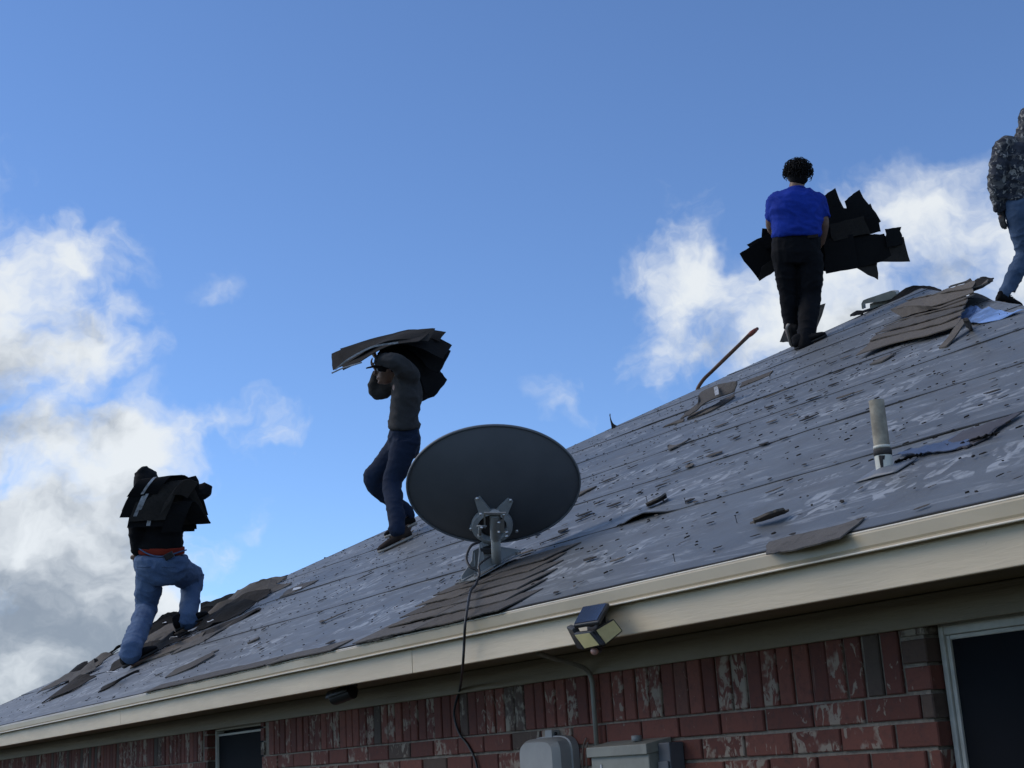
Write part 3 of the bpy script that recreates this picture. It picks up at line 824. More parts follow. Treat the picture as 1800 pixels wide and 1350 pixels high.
# ------------------------------------------------------------------ solar flood light on the fascia
def quad_slab(mb, corners, t, n=None):
    c = [Vector(q) for q in corners]; nn = (c[1]-c[0]).cross(c[3]-c[0]).normalized()
    if nn.dot(AX_F) < 0: nn = -nn
    mb.hexa([*c, *[q+nn*t for q in c]]); return nn
def flood():
    y0 = YE+.02
    root = empty('flood_light', P(1045, 1110, y0))
    tag(root, 'black solar flood light with three lamp heads, screwed to the beige fascia', 'flood light')
    def head(name, c, yy, t, glass, inset=.14, mat='black_plastic'):
        pts = [P(u, v, y) for (u, v), y in zip(c, yy)]
        mb = MB(); nn = quad_slab(mb, pts, t); o = bevel(mb.build(name, MATS[mat], root), .004)
        ctr = sum(pts, Vector())/4
        inn = [q.lerp(ctr, inset) - nn*.0025 for q in pts]
        g_ = MB(); quad_slab(g_, inn, .002); g_.build('lens' if glass == 'lens_cream' else 'solar_cell', MATS[glass], o)
        return o
    head('solar_panel', [(1007, 1099), (1051, 1092), (1069.5, 1059), (1024, 1066.5)], [y0-.15, y0-.15, y0-.05, y0-.05], .014, 'solar_cells', .10)
    head('lamp_head', [(1007, 1114), (1037, 1110), (1058, 1135), (1028, 1142)], [y0-.150, y0-.155, y0-.135, y0-.13], .018, 'lens_cream', .17)
    head('lamp_head', [(1043, 1108), (1079, 1087), (1096, 1109), (1063, 1136)], [y0-.15, y0-.045, y0-.025, y0-.115], .025, 'lens_cream', .17)
    pts = [P(995, 1102, y0-.08), P(1005, 1106, y0-.125), P(1026, 1143, y0-.10), P(1015, 1141, y0-.05)]
    mb = MB(); quad_slab(mb, pts, .02); bevel(mb.build('lamp_head', MATS['black_plastic'], root), .004)
    b_ = MB(); c = P(1040, 1104, y0-.055); b_.obox(P(1048, 1094, y0-.02), (.028, 0, 0), (0, .0185, 0), (0, 0, .045))
    b_.tube([P(1042, 1100, y0-.09), P(1038, 1086, y0-.10)], .013, 10)
    bevel(b_.build('bracket', MATS['black_plastic'], root), .004)
    q = P(1048.5, 1142, y0-.105); s_ = MB().tube([q+Vector((0, .02, .03)), q], .016, 12).build('sensor_housing', MATS['black_plastic'], root, True)
    MB().ball(q-Vector((.002, .006, .004)), .0125, 14).build('sensor', MATS['sensor_pink'], s_, True)
flood()

# ------------------------------------------------------------------ bullet camera under the soffit
def bullet_cam():
    ym = YE+.16
    mt = P(616, 1203, ym); mt.z = SOF
    root = empty('security_camera', mt)
    tag(root, 'small black bullet camera hanging under the soffit', 'security camera')
    MB().tube([mt, mt-Vector((0, 0, .012))], .032, 20).build('mount', MATS['black_plastic'], root, True)
    el_ = P(613, 1215, ym); MB().tube(catmull([mt-Vector((0, 0, .01)), mt.lerp(el_, .6), el_], 4), .014, 12).build('arm', MATS['black_plastic'], root, True)
    a, b = P(620, 1216, ym+.01), P(586, 1228, ym-.03)
    d = (b-a).normalized()
    o = MB().tube([a-d*.005, a, a.lerp(b, .9), b], [.02, .030, .031, .028], 20).build('body', MATS['black_plastic'], root, True); autosmooth(o, 40)
    sh = MB(); n_ = 10; rows = []; s_ = d.cross(Vector((0, 0, 1))).normalized(); u_ = s_.cross(d)
    for t in (0, .5, 1.08):
        rows.append([a.lerp(b, t)+(s_*math.cos(math.pi*j/n_)+u_*math.sin(math.pi*j/n_))*.036 for j in range(n_+1)])
    MB().grid(rows, .002).build('sunshade', MATS['steel_dark'], root, True)
    MB().tube([b, b+d*.003], .022, 18).build('lens', MATS['window_screen'], root)
bullet_cam()

# ------------------------------------------------------------------ conduit and service boxes on the wall
yc = YW-.016
c_top = [P(944, 1147, YE+.10), P(975, 1158, YE+.20), P(1005, 1166, YE+.29), P(1026, 1174, YW-.06), P(1036, 1184, YW-.028), P(1041, 1200, yc)]
pz = P(1041, 1200, yc); bx_top = P(1048.5, 1306, yc)
o = MB().tube(catmull(c_top, 6)+[Vector((pz.x, yc, pz.z-.03)), Vector((pz.x, yc, bx_top.z-.02))], .0085, 12).build('conduit', MATS['box_green_grey'], None, True)
tag(o, 'bent grey conduit running from the soffit down to the metal service box', 'conduit')
def service_boxes():
    x0, x1 = P(1034, 1310, YW-.10).x, P(1137, 1302, YW-.10).x; zt = P(1085, 1313, YW-.10).z
    root = empty('service_box', ((x0+x1)/2, YW, zt-.40)); tag(root, 'weathered grey metal service box with hooded lid, conduit entering its top', 'electrical box')
    bevel(MB().box((x0+.004, YW-.095, zt-.42), (x1-.004, YW-.001, zt-.02)).build('body', MATS['box_green_grey'], root), .004)
    lid = MB(); lid.hexa([(x0-.004, YW-.108, zt-.030), (x1+.004, YW-.108, zt-.030), (x1+.004, YW, zt-.016), (x0-.004, YW, zt-.016),
                          (x0-.004, YW-.108, zt+.004), (x1+.004, YW-.108, zt+.004), (x1+.004, YW, zt+.022), (x0-.004, YW, zt+.022)])
    bevel(lid.build('hood', MATS['box_green_grey'], root), .003)
    MB().box((x0+.06, YW-.0985, zt-.11), (x0+.068, YW-.0955, zt-.055)).build('scratch', MATS['paper_white'], root)
    MB().tube([(x1-.12, YW-.05, zt+.015), (x1-.12, YW-.05, zt+.034)], .018, 14).build('fitting', MATS['galv_grey'], root, True)
    r2 = empty('disconnect_box', (x1+.07, YW, zt-.4)); tag(r2, 'dark grey box beside the metal service box, nearest the right window', 'electrical box')
    xb = P(1176, 1300, YW-.06).x
    bevel(MB().box((x1+.006, YW-.062, zt-.40), (xb, YW-.001, zt+.004)).build('body', MATS['box_dark'], r2), .004)
    bevel(MB().box((x1+.010, YW-.070, zt-.16), (xb-.004, YW-.063, zt-.055)).build('cover', MATS['box_dark'], r2), .003)
    # telephone interface: rounded moulded cover
    xa, xb = P(908, 1300, YW-.09).x, P(991, 1300, YW-.06).x; zt2 = P(948, 1297, YW-.08).z
    r3 = empty('telephone_box', ((xa+xb)/2, YW, zt2-.34)); tag(r3, 'rounded pale grey plastic telephone box on the brick wall', 'utility box')
    W_ = (xb-xa)/2; cx = (xa+xb)/2; rows = []
    def outline(k, yy):
        pts = []
        for j in range(25):
            th = math.pi*j/24; ex = .55
            pts.append(Vector((cx - W_*k*math.copysign(abs(math.cos(th))**ex, math.cos(th)), yy, zt2-.075+.075*k*abs(math.sin(th))**ex)))
        bot_ = [Vector((cx + W_*k, yy, zt2-.34)), Vector((cx - W_*k, yy, zt2-.34))]
        return pts + bot_
    secs = [outline(1.06, YW-.001), outline(1.06, YW-.03), outline(1.0, YW-.032), outline(.97, YW-.075), outline(.80, YW-.098)]
    n = len(secs[0]); mb = MB(); mb.add([q for s_ in secs for q in s_], [(i*n+j, i*n+(j+1) % n, (i+1)*n+(j+1) % n, (i+1)*n+j) for i in range(len(secs)-1) for j in range(n)] + [tuple((len(secs)-1)*n+j for j in range(n)), tuple(range(n-1, -1, -1))])
    autosmooth(mb.build('cover', MATS['box_grey'], r3), 35)
    MB().box((cx-.022, YW-.035, zt2-.005), (cx+.022, YW-.001, zt2+.026)).build('tab', MATS['box_grey'], r3)
    MB().ball((cx+.026, YW-.02, zt2+.012), .007, 8).build('screw', MATS['black_plastic'], r3, True)
    for k_, (du, lab) in enumerate(((0, 'thin tan drop wire clipped left of the metal service box'), (7, 'second thin tan wire hugging the edge of the metal service box'))):
        cable('drop_wire', lab, [P(1031+du*.3, 1297+du, YW-.006), P(1026+du*.8, 1310+du, YW-.008), P(1024+du, 1335, YW-.008), P(1025+du, 1400, YW-.008), P(1027+du, 1600, YW-.008)], .0032, MATS['cable_tan'], 'wire')
service_boxes()

# ------------------------------------------------------------------ plumbing vent, roof vent, tools
def plumbing_vent():
    base = R(1556, 832); t_ = P(1541, 704, base.y)
    root = empty('vent_pipe', base); tag(root, 'weathered pale plastic vent pipe standing on the roof, dark rubber collar', 'vent pipe')
    top_ = Vector((base.x, base.y, t_.z)); lean = (t_-top_)*.6; r_ = 14.2/FPX*depth(base)
    dirn = (top_+lean-base).normalized(); split = base.lerp(top_+lean, .31); L = (top_+lean-base).length
    mb = MB(); n = 28; secs = []
    for i in range(10):
        secs.append((split.lerp(top_+lean, i/9), r_*(1-.05*i/9)))
    mb.tube([q for q, _ in secs]+[top_+lean-dirn*.001, split.lerp(top_+lean, .8)], [q for _, q in secs]+[r_*.84, r_*.82], n)
    o = mb.build('upper_pipe', MATS['pvc_weathered'], root); autosmooth(o, 50)
    autosmooth(MB().tube([base-dirn*.05, split+dirn*.002], r_*1.06, n).build('lower_pipe', MATS['pvc_clean'], root), 50)
    col_ = MB().tube([split-dirn*.016, split-dirn*.004, split+dirn*.004], [r_*1.10, r_*1.16, r_*1.08], n); col_.build('rubber_collar', MATS['rubber'], root, True)
    band = MB().tube([split+dirn*.006, split+dirn*.014], r_*1.075, n).build('tape_band', MATS['pvc_clean'], root, True)
    drip = MB(); 
    for k_, (du, l) in enumerate(((-.55, .05), (-.42, .036), (-.2, .012))):
        sdir_ = (AX_R*du - AX_F*math.sqrt(1-du*du)).normalized(); p0 = split-dirn*.014+sdir_*(r_*1.075)
        drip.tube([p0, p0-dirn*l], [.005, .002], 6)
    drip.build('sealant_run', MATS['rubber'], root)
    x0, s0 = sx(1556, 834)
    fl = MB().grid([[RP(x0-.09+.17*j/8, s0-.04+.11*i/6, .010+.016*math.exp(-(((j-4)/1.6)**2+((i-2.5)/1.5)**2))) for j in range(9)] for i in range(7)], .003)
    fl.build('flashing', MATS['lead_flashing'], root, True)
plumbing_vent()
def roof_vent():
    zc = 12.70
    root = empty('roof_vent', D(1545, 548, zc)); tag(root, 'beige metal box vent perched on the roof hip beside the torn shingles', 'roof vent')
    px = zc/FPX
    def q(u, v, dz=0): return D(u, v, zc+dz)
    prof = [(1515, 543), (1514, 534), (1517, 528), (1524, 525), (1545, 518), (1566, 511), (1574, 512), (1577, 520)]
    under = [(1519, 543), (1519, 537), (1521, 534), (1527, 533), (1548, 530), (1566, 526), (1571, 526), (1574, 530)]
    rows = [[q(u_, v_, 0) for u_, v_ in under], [q(u_, v_, -.02) for u_, v_ in prof]] + [[q(u_+k_*2, v_-k_*.5, .12*k_) for u_, v_ in prof] for k_ in (1, 2, 3)]
    autosmooth(MB().grid(rows, .006).build('hood', MATS['vent_metal'], root), 30)
    th = MB(); th.hexa([q(1529, 544, .05), q(1572, 528, .05), q(1574, 528, .28), q(1531, 544, .28), q(1529, 534, .05), q(1570, 520, .05), q(1572, 520, .28), q(1531, 534, .28)]); th.build('throat', MATS['vent_metal'], root)
    MB().grid([[q(1500+80*j/6, 555-26*j/6-4*i/3, -.08+.5*i/3) for j in range(7)] for i in range(4)], .006).build('flange', MATS['shingle_black'], root)
roof_vent()
def tear_off_bar():
    zc = 13.0
    root = empty('roofing_bar', D(1230, 678, zc)); tag(root, 'reddish brown tool handle leaning up over the hip into the sky', 'roofing tool')
    a, b, c = D(1226, 684, 12.9), D(1236, 668, 12.92), D(1247, 657, 12.95)
    t_, e_ = D(1316, 590, 13.1), D(1331, 578, 13.15)
    MB().tube(catmull([a-Vector((0, 0, .05)), a, b, c], 5), [.017]*16, 10).build('shank', MATS['handle_wood'], root, True)
    MB().tube([c, c.lerp(t_, .4), c.lerp(t_, .8), t_], [.0165, .018, .017, .019], 12).build('shaft', MATS['handle_wood'], root, True)
    MB().tube([t_, t_.lerp(e_, .3), t_.lerp(e_, .75), e_], [.0195, .024, .021, .014], 12).build('grip', MATS['handle_red'], root, True)
    MB().ball(e_, .016, 10).build('grip_end', MATS['steel_dark'], root, True)
tear_off_bar()

# ------------------------------------------------------------------ loose shingles and scraps on the roof
HIP = [(-157, 1312), (78, 1205), (319, 1096), (566, 984), (819, 870), (1078, 752), (1343, 632), (1615, 509)]
def hip_v(u):                              # where the hip line stands for a bearing
    return float(np.interp(u, [q[0] for q in HIP], [q[1] for q in HIP]))
HZ = lambda u: 13.61 - u*.000626           # distance of the left hip along its length
SG = {'b': 'shingle_brown', 'g': 'shingle_grey', 'k': 'shingle_black', 'd': 'shingle_dark'}
def loose(label, low, up, mat='g', t=.007, lift=.012, lift2=None, group=None, name='loose_shingle', seed=0, wob=.008, fray=.012, cat='shingle'):
    """a torn shingle lying on the slope: lower and upper edge by bearing (u, v[, height])"""
    def pt(q, l):
        if q[1] < hip_v(q[0])+4 and q[0] < 1600: return D(q[0], q[1], HZ(q[0])-.05)
        return R(q[0], q[1], q[2] if len(q) > 2 else l)
    a = [pt(q, lift) for q in low]; b = [pt(q, lift if lift2 is None else lift2) for q in up]
    me_o = slab(name, a, b, MATS[SG[mat]], None, t=t, seed=seed, wob=wob, fray=fray, nu=6)
    return tag(me_o, label, cat, group)
simple('felt_purple', (.075, .070, .078), .7, .2, 14)
G1 = 'torn shingles scattered on the roof'
loose('brown shingle strip overhanging the eave, right of the flood light', [(1349, 972), (1400, 963), (1478, 945)], [(1352, 952), (1410, 938), (1521, 910)], 'g', t=.004, lift=.010, lift2=.008, group=G1, seed=1, wob=.004)
loose('dark shingle with a pale band, draped near the top of the roof', [(1196, 737, .03), (1222, 722, .05), (1242, 707, .07), (1290, 688, .07)], [(1205, 726, .05), (1228, 706, .09), (1233, 688, .13), (1296, 668, .13)], 'g', group=G1, seed=2)
loose('brown shingle strip under the dark banded shingle', [(1208, 737, .012), (1250, 722, .012), (1292, 697, .012)], [(1212, 727, .03), (1250, 713, .03), (1290, 692, .02)], 'b', group=G1, seed=3)
q0, q1 = R(1258, 680, .135), R(1261, 694, .095)
tag(slab('chalk_band', [q0+Vector((-.02, 0, 0)), q0+Vector((.02, 0, 0))], [q1+Vector((-.02, 0, 0)), q1+Vector((.02, 0, 0))], MATS['tar_strip'], None, t=.003), 'pale sealant band across the dark draped shingle', 'sealant')
loose('narrow brown scrap just below the tar-banded shingle, near the hip', [(1165, 750), (1200, 740)], [(1170, 747), (1203, 735)], 'b', group=G1, seed=4)
loose('long brown shingle sliver under the right worker with blue shirt', [(1300, 680), (1352, 659)], [(1303, 672), (1356, 652)], 'b', group=G1, seed=5)
loose('small grey shingle standing across a seam above the dish', [(1173, 786), (1178, 788), (1212, 771)], [(1175, 781), (1188, 781), (1214, 770)], 'g', lift=.02, group=G1, seed=6)
loose('curled brown shingle sliver right of the dish', [(1134, 891), (1155, 884), (1174, 872)], [(1137, 888, .03), (1156, 879, .04), (1174, 868, .04)], 'b', group=G1, seed=7)
loose('thin brown shingle strip above the eave shingle', [(1319, 921), (1350, 914), (1384, 903)], [(1330, 914, .03), (1355, 904, .04), (1384, 896, .03)], 'b', group=G1, seed=8)
loose('brown sliver touching the right rim of the dish', [(1015, 872), (1045, 856)], [(1016, 865), (1048, 853)], 'b', group=G1, seed=9)
loose('grey shingle sliver right of the torn shingle pile', [(1528, 640), (1552, 634), (1572, 622)], [(1535, 635), (1556, 626), (1573, 621)], 'g', group=G1, seed=10)
loose('grey shingle with a white paper patch, halfway up the left hip', [(492, 1050), (520, 1040), (552, 1024)], [(505, 1037), (530, 1026), (560, 1018)], 'g', group=G1, seed=11)
pp = R(520, 1036, .03)
tag(slab('paper_scrap', [R(514, 1038, .022), R(528, 1034, .022)], [R(516, 1033, .024), R(531, 1031, .024)], MATS['paper_white'], None, t=.002), 'white paper scrap lying on the grey shingle of the left hip', 'paper')
loose('long thin shingle near the eave, right of the left worker', [(290, 1190), (335, 1174), (378, 1150)], [(306, 1177, .025), (345, 1160, .03), (381, 1143, .02)], 'g', group=G1, seed=12)
loose('short shingle strip lowest on the left slope', [(174, 1216), (200, 1204), (244, 1181)], [(180, 1207, .022), (205, 1196, .03), (246, 1176, .025)], 'd', group=G1, seed=13)
loose('narrow shingle sliver far left, above the eave', [(120, 1200), (150, 1184), (178, 1166)], [(122, 1196, .02), (152, 1179, .03), (184, 1160, .02)], 'd', group=G1, seed=14)
loose('slim dark sliver left of the starter strip', [(435, 1130), (455, 1122)], [(437, 1127), (456, 1119)], 'g', group=G1, seed=15)
loose('grey sliver between the hip and the middle worker', [(700, 945), (722, 935)], [(705, 938), (727, 931)], 'g', group=G1, seed=16)
# dark flaps along the left hip
def D_sheet(name, label, low, up, mat, t=.007, cat='shingle', group=None, seed=0, wob=.006, fray=.008, parent=None, nu=6, nv=3):
    a = [D(*q) for q in low]; b = [D(*q) for q in up]
    o = slab(name, a, b, MATS[SG.get(mat, mat)], parent, t=t, seed=seed, wob=wob, fray=fray, nu=nu, nv=nv)
    if label: tag(o, label, cat, group)
    return o
D_sheet('loose_shingle', 'black bent flap sticking out of the hip, left of the middle worker', [(568, 986, 13.2), (592, 981, 13.2), (612, 973, 13.1)], [(569, 979, 13.3), (590, 979, 13.35), (600, 980, 13.4)], 'k', group='flaps on the left hip', seed=20)
D_sheet('loose_shingle', 'dark raised flap on the hip just before the middle worker', [(598, 980, 13.15), (622, 966, 13.1), (648, 954, 13.1)], [(606, 972, 13.3), (630, 957, 13.3), (644, 952, 13.3)], 'd', group='flaps on the left hip', seed=21)
D_sheet('loose_shingle', 'slim dark flap on the hip above the grey papered shingle', [(500, 1024, 13.2), (530, 1010, 13.2)], [(502, 1018, 13.4), (528, 1008, 13.4)], 'd', group='flaps on the left hip', seed=22)
D_sheet('curled_flap', 'dark curled felt horn standing up from the hip above the dish', [(1076, 756, 12.8), (1088, 754, 12.8), (1102, 746, 12.8)], [(1072, 728, 12.95), (1078, 744, 12.95), (1092, 750, 12.95)], 'd', group='flaps on the left hip', seed=23, cat='felt flap')
D_sheet('loose_shingle', 'mossy remnant strip along the hip left of the tool handle', [(1130, 735, 12.82), (1180, 712, 12.8), (1222, 688, 12.78)], [(1140, 729, 12.95), (1182, 708, 12.95), (1220, 687, 12.95)], 'd', group='flaps on the left hip', seed=24)
D_sheet('loose_shingle', 'mossy remnant strip along the hip behind the blue-shirted worker', [(1330, 642, 12.75), (1380, 620, 12.72)], [(1332, 638, 12.9), (1382, 616, 12.9)], 'd', group='flaps on the left hip', seed=25)
D_sheet('loose_shingle', 'brown shingle standing on edge behind the legs of the blue-shirted worker', [(1369, 601, 12.95), (1400, 601, 12.95), (1432, 597, 12.95)], [(1394, 545, 13.0), (1420, 540, 13.0), (1450, 533, 13.0)], 'b', group='flaps on the left hip', seed=26)
# heap of torn shingles under the left worker
heap = [  # lower edge, upper edge, material
 ([(110, 1205), (150, 1180), (190, 1158)], [(128, 1190, .05), (165, 1166, .06), (208, 1142, .05)], 'd'),
 ([(165, 1170), (195, 1150), (218, 1136)], [(172, 1160, .05), (200, 1142, .05), (222, 1128, .05)], 'd'),
 ([(225, 1175), (262, 1160), (300, 1147)], [(232, 1165, .03), (266, 1150, .04), (305, 1138, .03)], 'b'),
 ([(240, 1168), (310, 1142), (352, 1120)], [(250, 1152, .05), (300, 1135, .05), (362, 1108, .04)], 'b'),
 ([(300, 1150), (350, 1130), (400, 1102)], [(310, 1140, .04), (356, 1118, .05), (410, 1092, .03)], 'g'),
 ([(345, 1125), (400, 1100), (458, 1072)], [(352, 1112, .04), (410, 1086, .05), (455, 1068, .02)], 'd'),
 ([(258, 1140), (290, 1128), (330, 1112)], [(262, 1128, .08), (296, 1116, .09), (336, 1102, .08)], 'd'),
 ([(262, 1124), (300, 1108), (340, 1094)], [(268, 1110, .12), (304, 1094, .13), (344, 1082, .10)], 'b'),
 ([(250, 1150), (276, 1140), (296, 1134)], [(256, 1140, .06), (280, 1130, .07), (300, 1126, .06)], 'g'),
 ([(262, 1112), (286, 1092), (312, 1080)], [(264, 1098, .10), (290, 1080, .14), (318, 1074, .14)], 'd'),
 ([(345, 1088), (380, 1072), (420, 1056)], [(350, 1076, .10), (386, 1060, .10), (426, 1044, .06)], 'd'),
 ([(352, 1078), (392, 1062), (436, 1044)], [(352, 1066, .10), (396, 1048, .10), (440, 1036, .08)], 'b'),
 ([(395, 1062), (440, 1042), (490, 1022)], [(400, 1050, .09), (446, 1030, .10), (495, 1014, .05)], 'b'),
 ([(430, 1048), (462, 1034), (500, 1018)], [(438, 1034, .11), (466, 1022, .12), (505, 1010, .04)], 'd'),
 ([(345, 1108), (372, 1096), (398, 1082)], [(352, 1096, .07), (376, 1086, .08), (402, 1074, .06)], 'g'),
]
words = ['lowest and longest dark sheet at the left end', 'short dark sheet left of the front boot', 'brown sheet below the front boot', 'brown sheet under the stride', 'flat grey sheet at the lower rim',
         'long dark sheet reaching out to the right', 'dark sheet between the two boots', 'brown sheet just under the rear boot', 'grey torn corner between the boots', 'dark arched sheet against the sky behind the stride',
         'dark sheet right of the rear boot', 'brown sheet along the hip right of the rear knee', 'brown sheet at the right end of the heap', 'uppermost dark sheet at the right end', 'grey curled piece right of the rear boot']
for i, ((lo, up, mt), wd) in enumerate(zip(heap, words)):
    lo = [(q[0], q[1]) for q in lo]; up = [(q[0], q[1], q[2]*.55) if len(q) > 2 else q for q in up]
    loose(wd + ', in the left shingle heap', lo, up, mt, lift=.012, group='heap of torn shingles under the left worker', seed=30+i, wob=.02, fray=.02, name='torn_shingle')
D_sheet('torn_shingle', 'black folded flap standing behind the rear leg of the left worker', [(350, 1084, 13.25), (364, 1078, 13.25), (374, 1074, 13.25)], [(352, 1060, 13.4), (362, 1056, 13.4), (372, 1057, 13.4)], 'k', group='heap of torn shingles under the left worker', seed=52)
D_sheet('torn_shingle', 'black humped flap standing between the legs of the left worker', [(262, 1124, 13.2), (290, 1112, 13.2), (314, 1100, 13.2)], [(268, 1096, 13.4), (292, 1080, 13.4), (312, 1075, 13.4)], 'k', group='heap of torn shingles under the left worker', seed=53)
rh = random.Random(9)
for i in range(22):                          # jumble of smaller torn pieces spilling down from the hip
    u_ = rh.choice((rh.uniform(110, 195), rh.uniform(268, 296), rh.uniform(375, 470), rh.uniform(375, 470))); x0, s0 = sx(u_, hip_v(u_)+rh.uniform(6, 34)); L_ = rh.uniform(.18, .42); w2 = rh.uniform(.07, .16); a_ = rh.gauss(.15, .45); lf = rh.uniform(.02, .07)
    def q_(du, dv, h): return RP(x0+du*math.cos(a_)-dv*math.sin(a_), s0+du*math.sin(a_)+dv*math.cos(a_), h)
    o = slab('torn_shingle', [q_(-L_, -w2, .014), q_(0, -w2, .02), q_(L_, -w2, .014)], [q_(-L_, w2, lf), q_(0, w2, lf+.03), q_(L_*.8, w2, lf*.6)], MATS[SG[rh.choice('ddkgb')]], None, t=.006, seed=300+i, wob=.03, fray=.03, nu=5)
    tag(o, 'small torn shingle in the jumble ' + ('left of the front boot, along the left hip' if u_ < 220 else 'around the boots of the left worker' if u_ < 345 else 'spilling down the hip right of the left worker'), 'shingle', 'heap of torn shingles under the left worker')
for i, (u, v, wd, hh, lab) in enumerate(((304, 1120, 14, 6, 'white torn paper beside the rear boot of the left worker'), (370, 1092, 12, 6, 'white plastic scrap right of the rear boot of the left worker'), (196, 1182, 20, 4, 'white paper sliver left of the front boot of the left worker'), (288, 1094, 8, 3, 'tiny white scrap on the humped flap'))):
    tag(slab('paper_scrap', [R(u-wd/2, v+hh/2, .07), R(u+wd/2, v-hh*.2, .07)], [R(u-wd/3, v, .10), R(u+wd/2, v-hh*.6, .10)], MATS['paper_white'], None, t=.002, wob=.02), lab, 'paper')
# mat of brown shingles peeled back at the apex
def k5(x, y): return 1480+x/5.625, 470+y/5.625
lines = [[(140, 880), (480, 760), (860, 670), (1130, 580)], [(270, 732), (620, 640), (930, 570), (1180, 480)], [(330, 660), (640, 580), (900, 510), (1200, 410)],
         [(420, 590), (640, 505), (900, 440), (1220, 360)], [(600, 500), (800, 440), (1000, 395), (1240, 300)], [(480, 420), (700, 382), (930, 378), (1300, 250)],
         [(640, 330), (800, 290), (960, 260), (1290, 200)], [(930, 262), (1060, 260), (1210, 255), (1440, 150)], [(1000, 215), (1100, 188), (1290, 132), (1440, 108)]]
zrow = []
for k_, ln in enumerate(lines):
    row_ = []
    for x_, y_ in ln:
        u_, v_ = k5(x_, y_)
        if k_ == 0: q = R(u_, v_, .03)
        else:
            base_z = depth(R(*k5(*lines[0][len(row_)]), .03)); q = D(u_, v_, base_z + .16*k_ + .22*k_*(3-len(row_))/3)
        row_.append(q)
    zrow.append(row_)
mat_lab = ['front edge', 'second row', 'third row', 'fourth row', 'fifth row', 'sixth row', 'seventh row', 'back edge']
for k_ in range(len(lines)-1):
    a, b = zrow[k_], zrow[k_+1]
    low_ = [q + NRM*.004 for q in a]; up_ = [p_.lerp(q, 1.06) - NRM*.006 for p_, q in zip(a, b)]
    o = slab('peeled_shingles', low_, up_, MATS['shingle_brown' if k_ != 2 else 'shingle_grey'], None, t=.006, seed=60+k_, wob=.006, fray=.012, nu=6)
    tag(o, mat_lab[k_] + ' of the brown shingle mat peeled back at the apex', 'shingle', 'peeled shingle mat at the apex')
zt_ = depth(zrow[-1][3]); zl_ = depth(zrow[-1][0])
D_sheet('felt_flap', 'ragged black felt flap between the box vent and the brown shingle mat', [(1520, 560, 12.55), (1560, 545, 12.5), (1600, 532, 12.4), (1660, 514, 12.3)], [(1556, 535, 12.7), (1592, 506, 12.7), (1628, 502, 12.7), (1652, 508, 12.6)], 'k', seed=70, cat='felt flap', fray=.03)
D_sheet('felt_flap', 'curled dark felt tip at the top right of the brown shingle mat', [(1706, 510, zt_), (1726, 504, zt_), (1741, 496, zt_)], [(1718, 490, zt_+.1), (1730, 487, zt_+.1), (1748, 489, zt_+.1)], 'd', seed=71, cat='felt flap', fray=.02)
D_sheet('felt_flap', 'pointed black felt scrap left of the box vent', [(1495, 555, 12.6), (1505, 553, 12.6), (1518, 552, 12.6)], [(1494, 553, 12.7), (1506, 546, 12.7), (1520, 546, 12.7)], 'k', seed=72, cat='felt flap')
D_sheet('felt_flap', 'small pointed shingle corner jutting above the shingle mat', [(1668, 504, zl_), (1690, 498, zl_), (1708, 494, zl_)], [(1668, 502, zl_+.05), (1695, 494, zl_+.05), (1705, 488, zl_+.05)], 'b', seed=73, cat='felt flap')
D_sheet('felt_flap', 'dark torn felt strip along the ridge left of the camouflage worker', [(1690, 530, 9.6), (1720, 532, 9.5), (1770, 545, 9.4)], [(1705, 515, 10.0), (1722, 516, 10.0), (1745, 528, 9.9)], 'd', seed=74, cat='felt flap', fray=.03)
zb_ = depth(R(1705, 568))
loose('brown bent shingle tab propped beside the blue sheet', [(1698, 574, .0), (1707, 582, .0)], [(1693, 564, .16), (1702, 563, .16)], 'd', t=.012, group=G1, seed=75)
loose('brown shingle tail hanging below the shingle mat', [(1650, 610), (1664, 608)], [(1690, 562, .06), (1702, 560, .06)], 'b', group=G1, seed=76)
# bare underlay by the ridge, sky reflection painted blue, and by the vent pipe
o = slab('blue_sheet', [R(1680, 556, .014), R(1706, 568, .014), R(1750, 561, .014), R(1800, 546, .014), R(1840, 540, .014)], [R(1706, 538, .016), R(1722, 540, .016), R(1760, 545, .016), R(1800, 545.4, .016), R(1840, 539, .016)], MATS['blue_sheet'], None, t=.003, wob=.02, seed=80)
tag(o, 'shiny pale blue sheet patch at the ridge below the camouflage worker', 'underlay sheet')
o = slab('blue_sheet', [R(1572, 800, .012), R(1640, 795, .012), R(1710, 780, .012)], [R(1590, 792, .014), R(1650, 778, .014), R(1695, 760, .014)], MATS['blue_sheet_dull'], None, t=.003, wob=.008, seed=81, fray=.03)
tag(o, 'dull blue exposed patch in the roof right of the vent pipe', 'underlay sheet')
o = slab('felt_flap', [R(1660, 788, .012), R(1700, 781, .014), R(1740, 765, .012)], [R(1690, 757, .012), R(1735, 746, .014), R(1786, 728, .012)], MATS['felt_purple'], None, t=.004, wob=.008, seed=82, fray=.03)
tag(o, 'dark triangular felt flap folded over right of the vent pipe', 'felt flap')
for i, (pts, lab) in enumerate((([(1572, 815), (1600, 806), (1618, 802)], 'dark tear line just right of the vent pipe foot'), ([(1690, 781), (1725, 772), (1752, 765)], 'dark curled strip along the lower rim of the triangular flap'))):
    a = [R(u, v, .010) for u, v in pts]; b = [R(u, v-3, .016) for u, v in pts]
    tag(slab('felt_strip', a, b, MATS['shingle_black'], None, t=.004, seed=90+i, fray=.02), lab, 'felt strip')
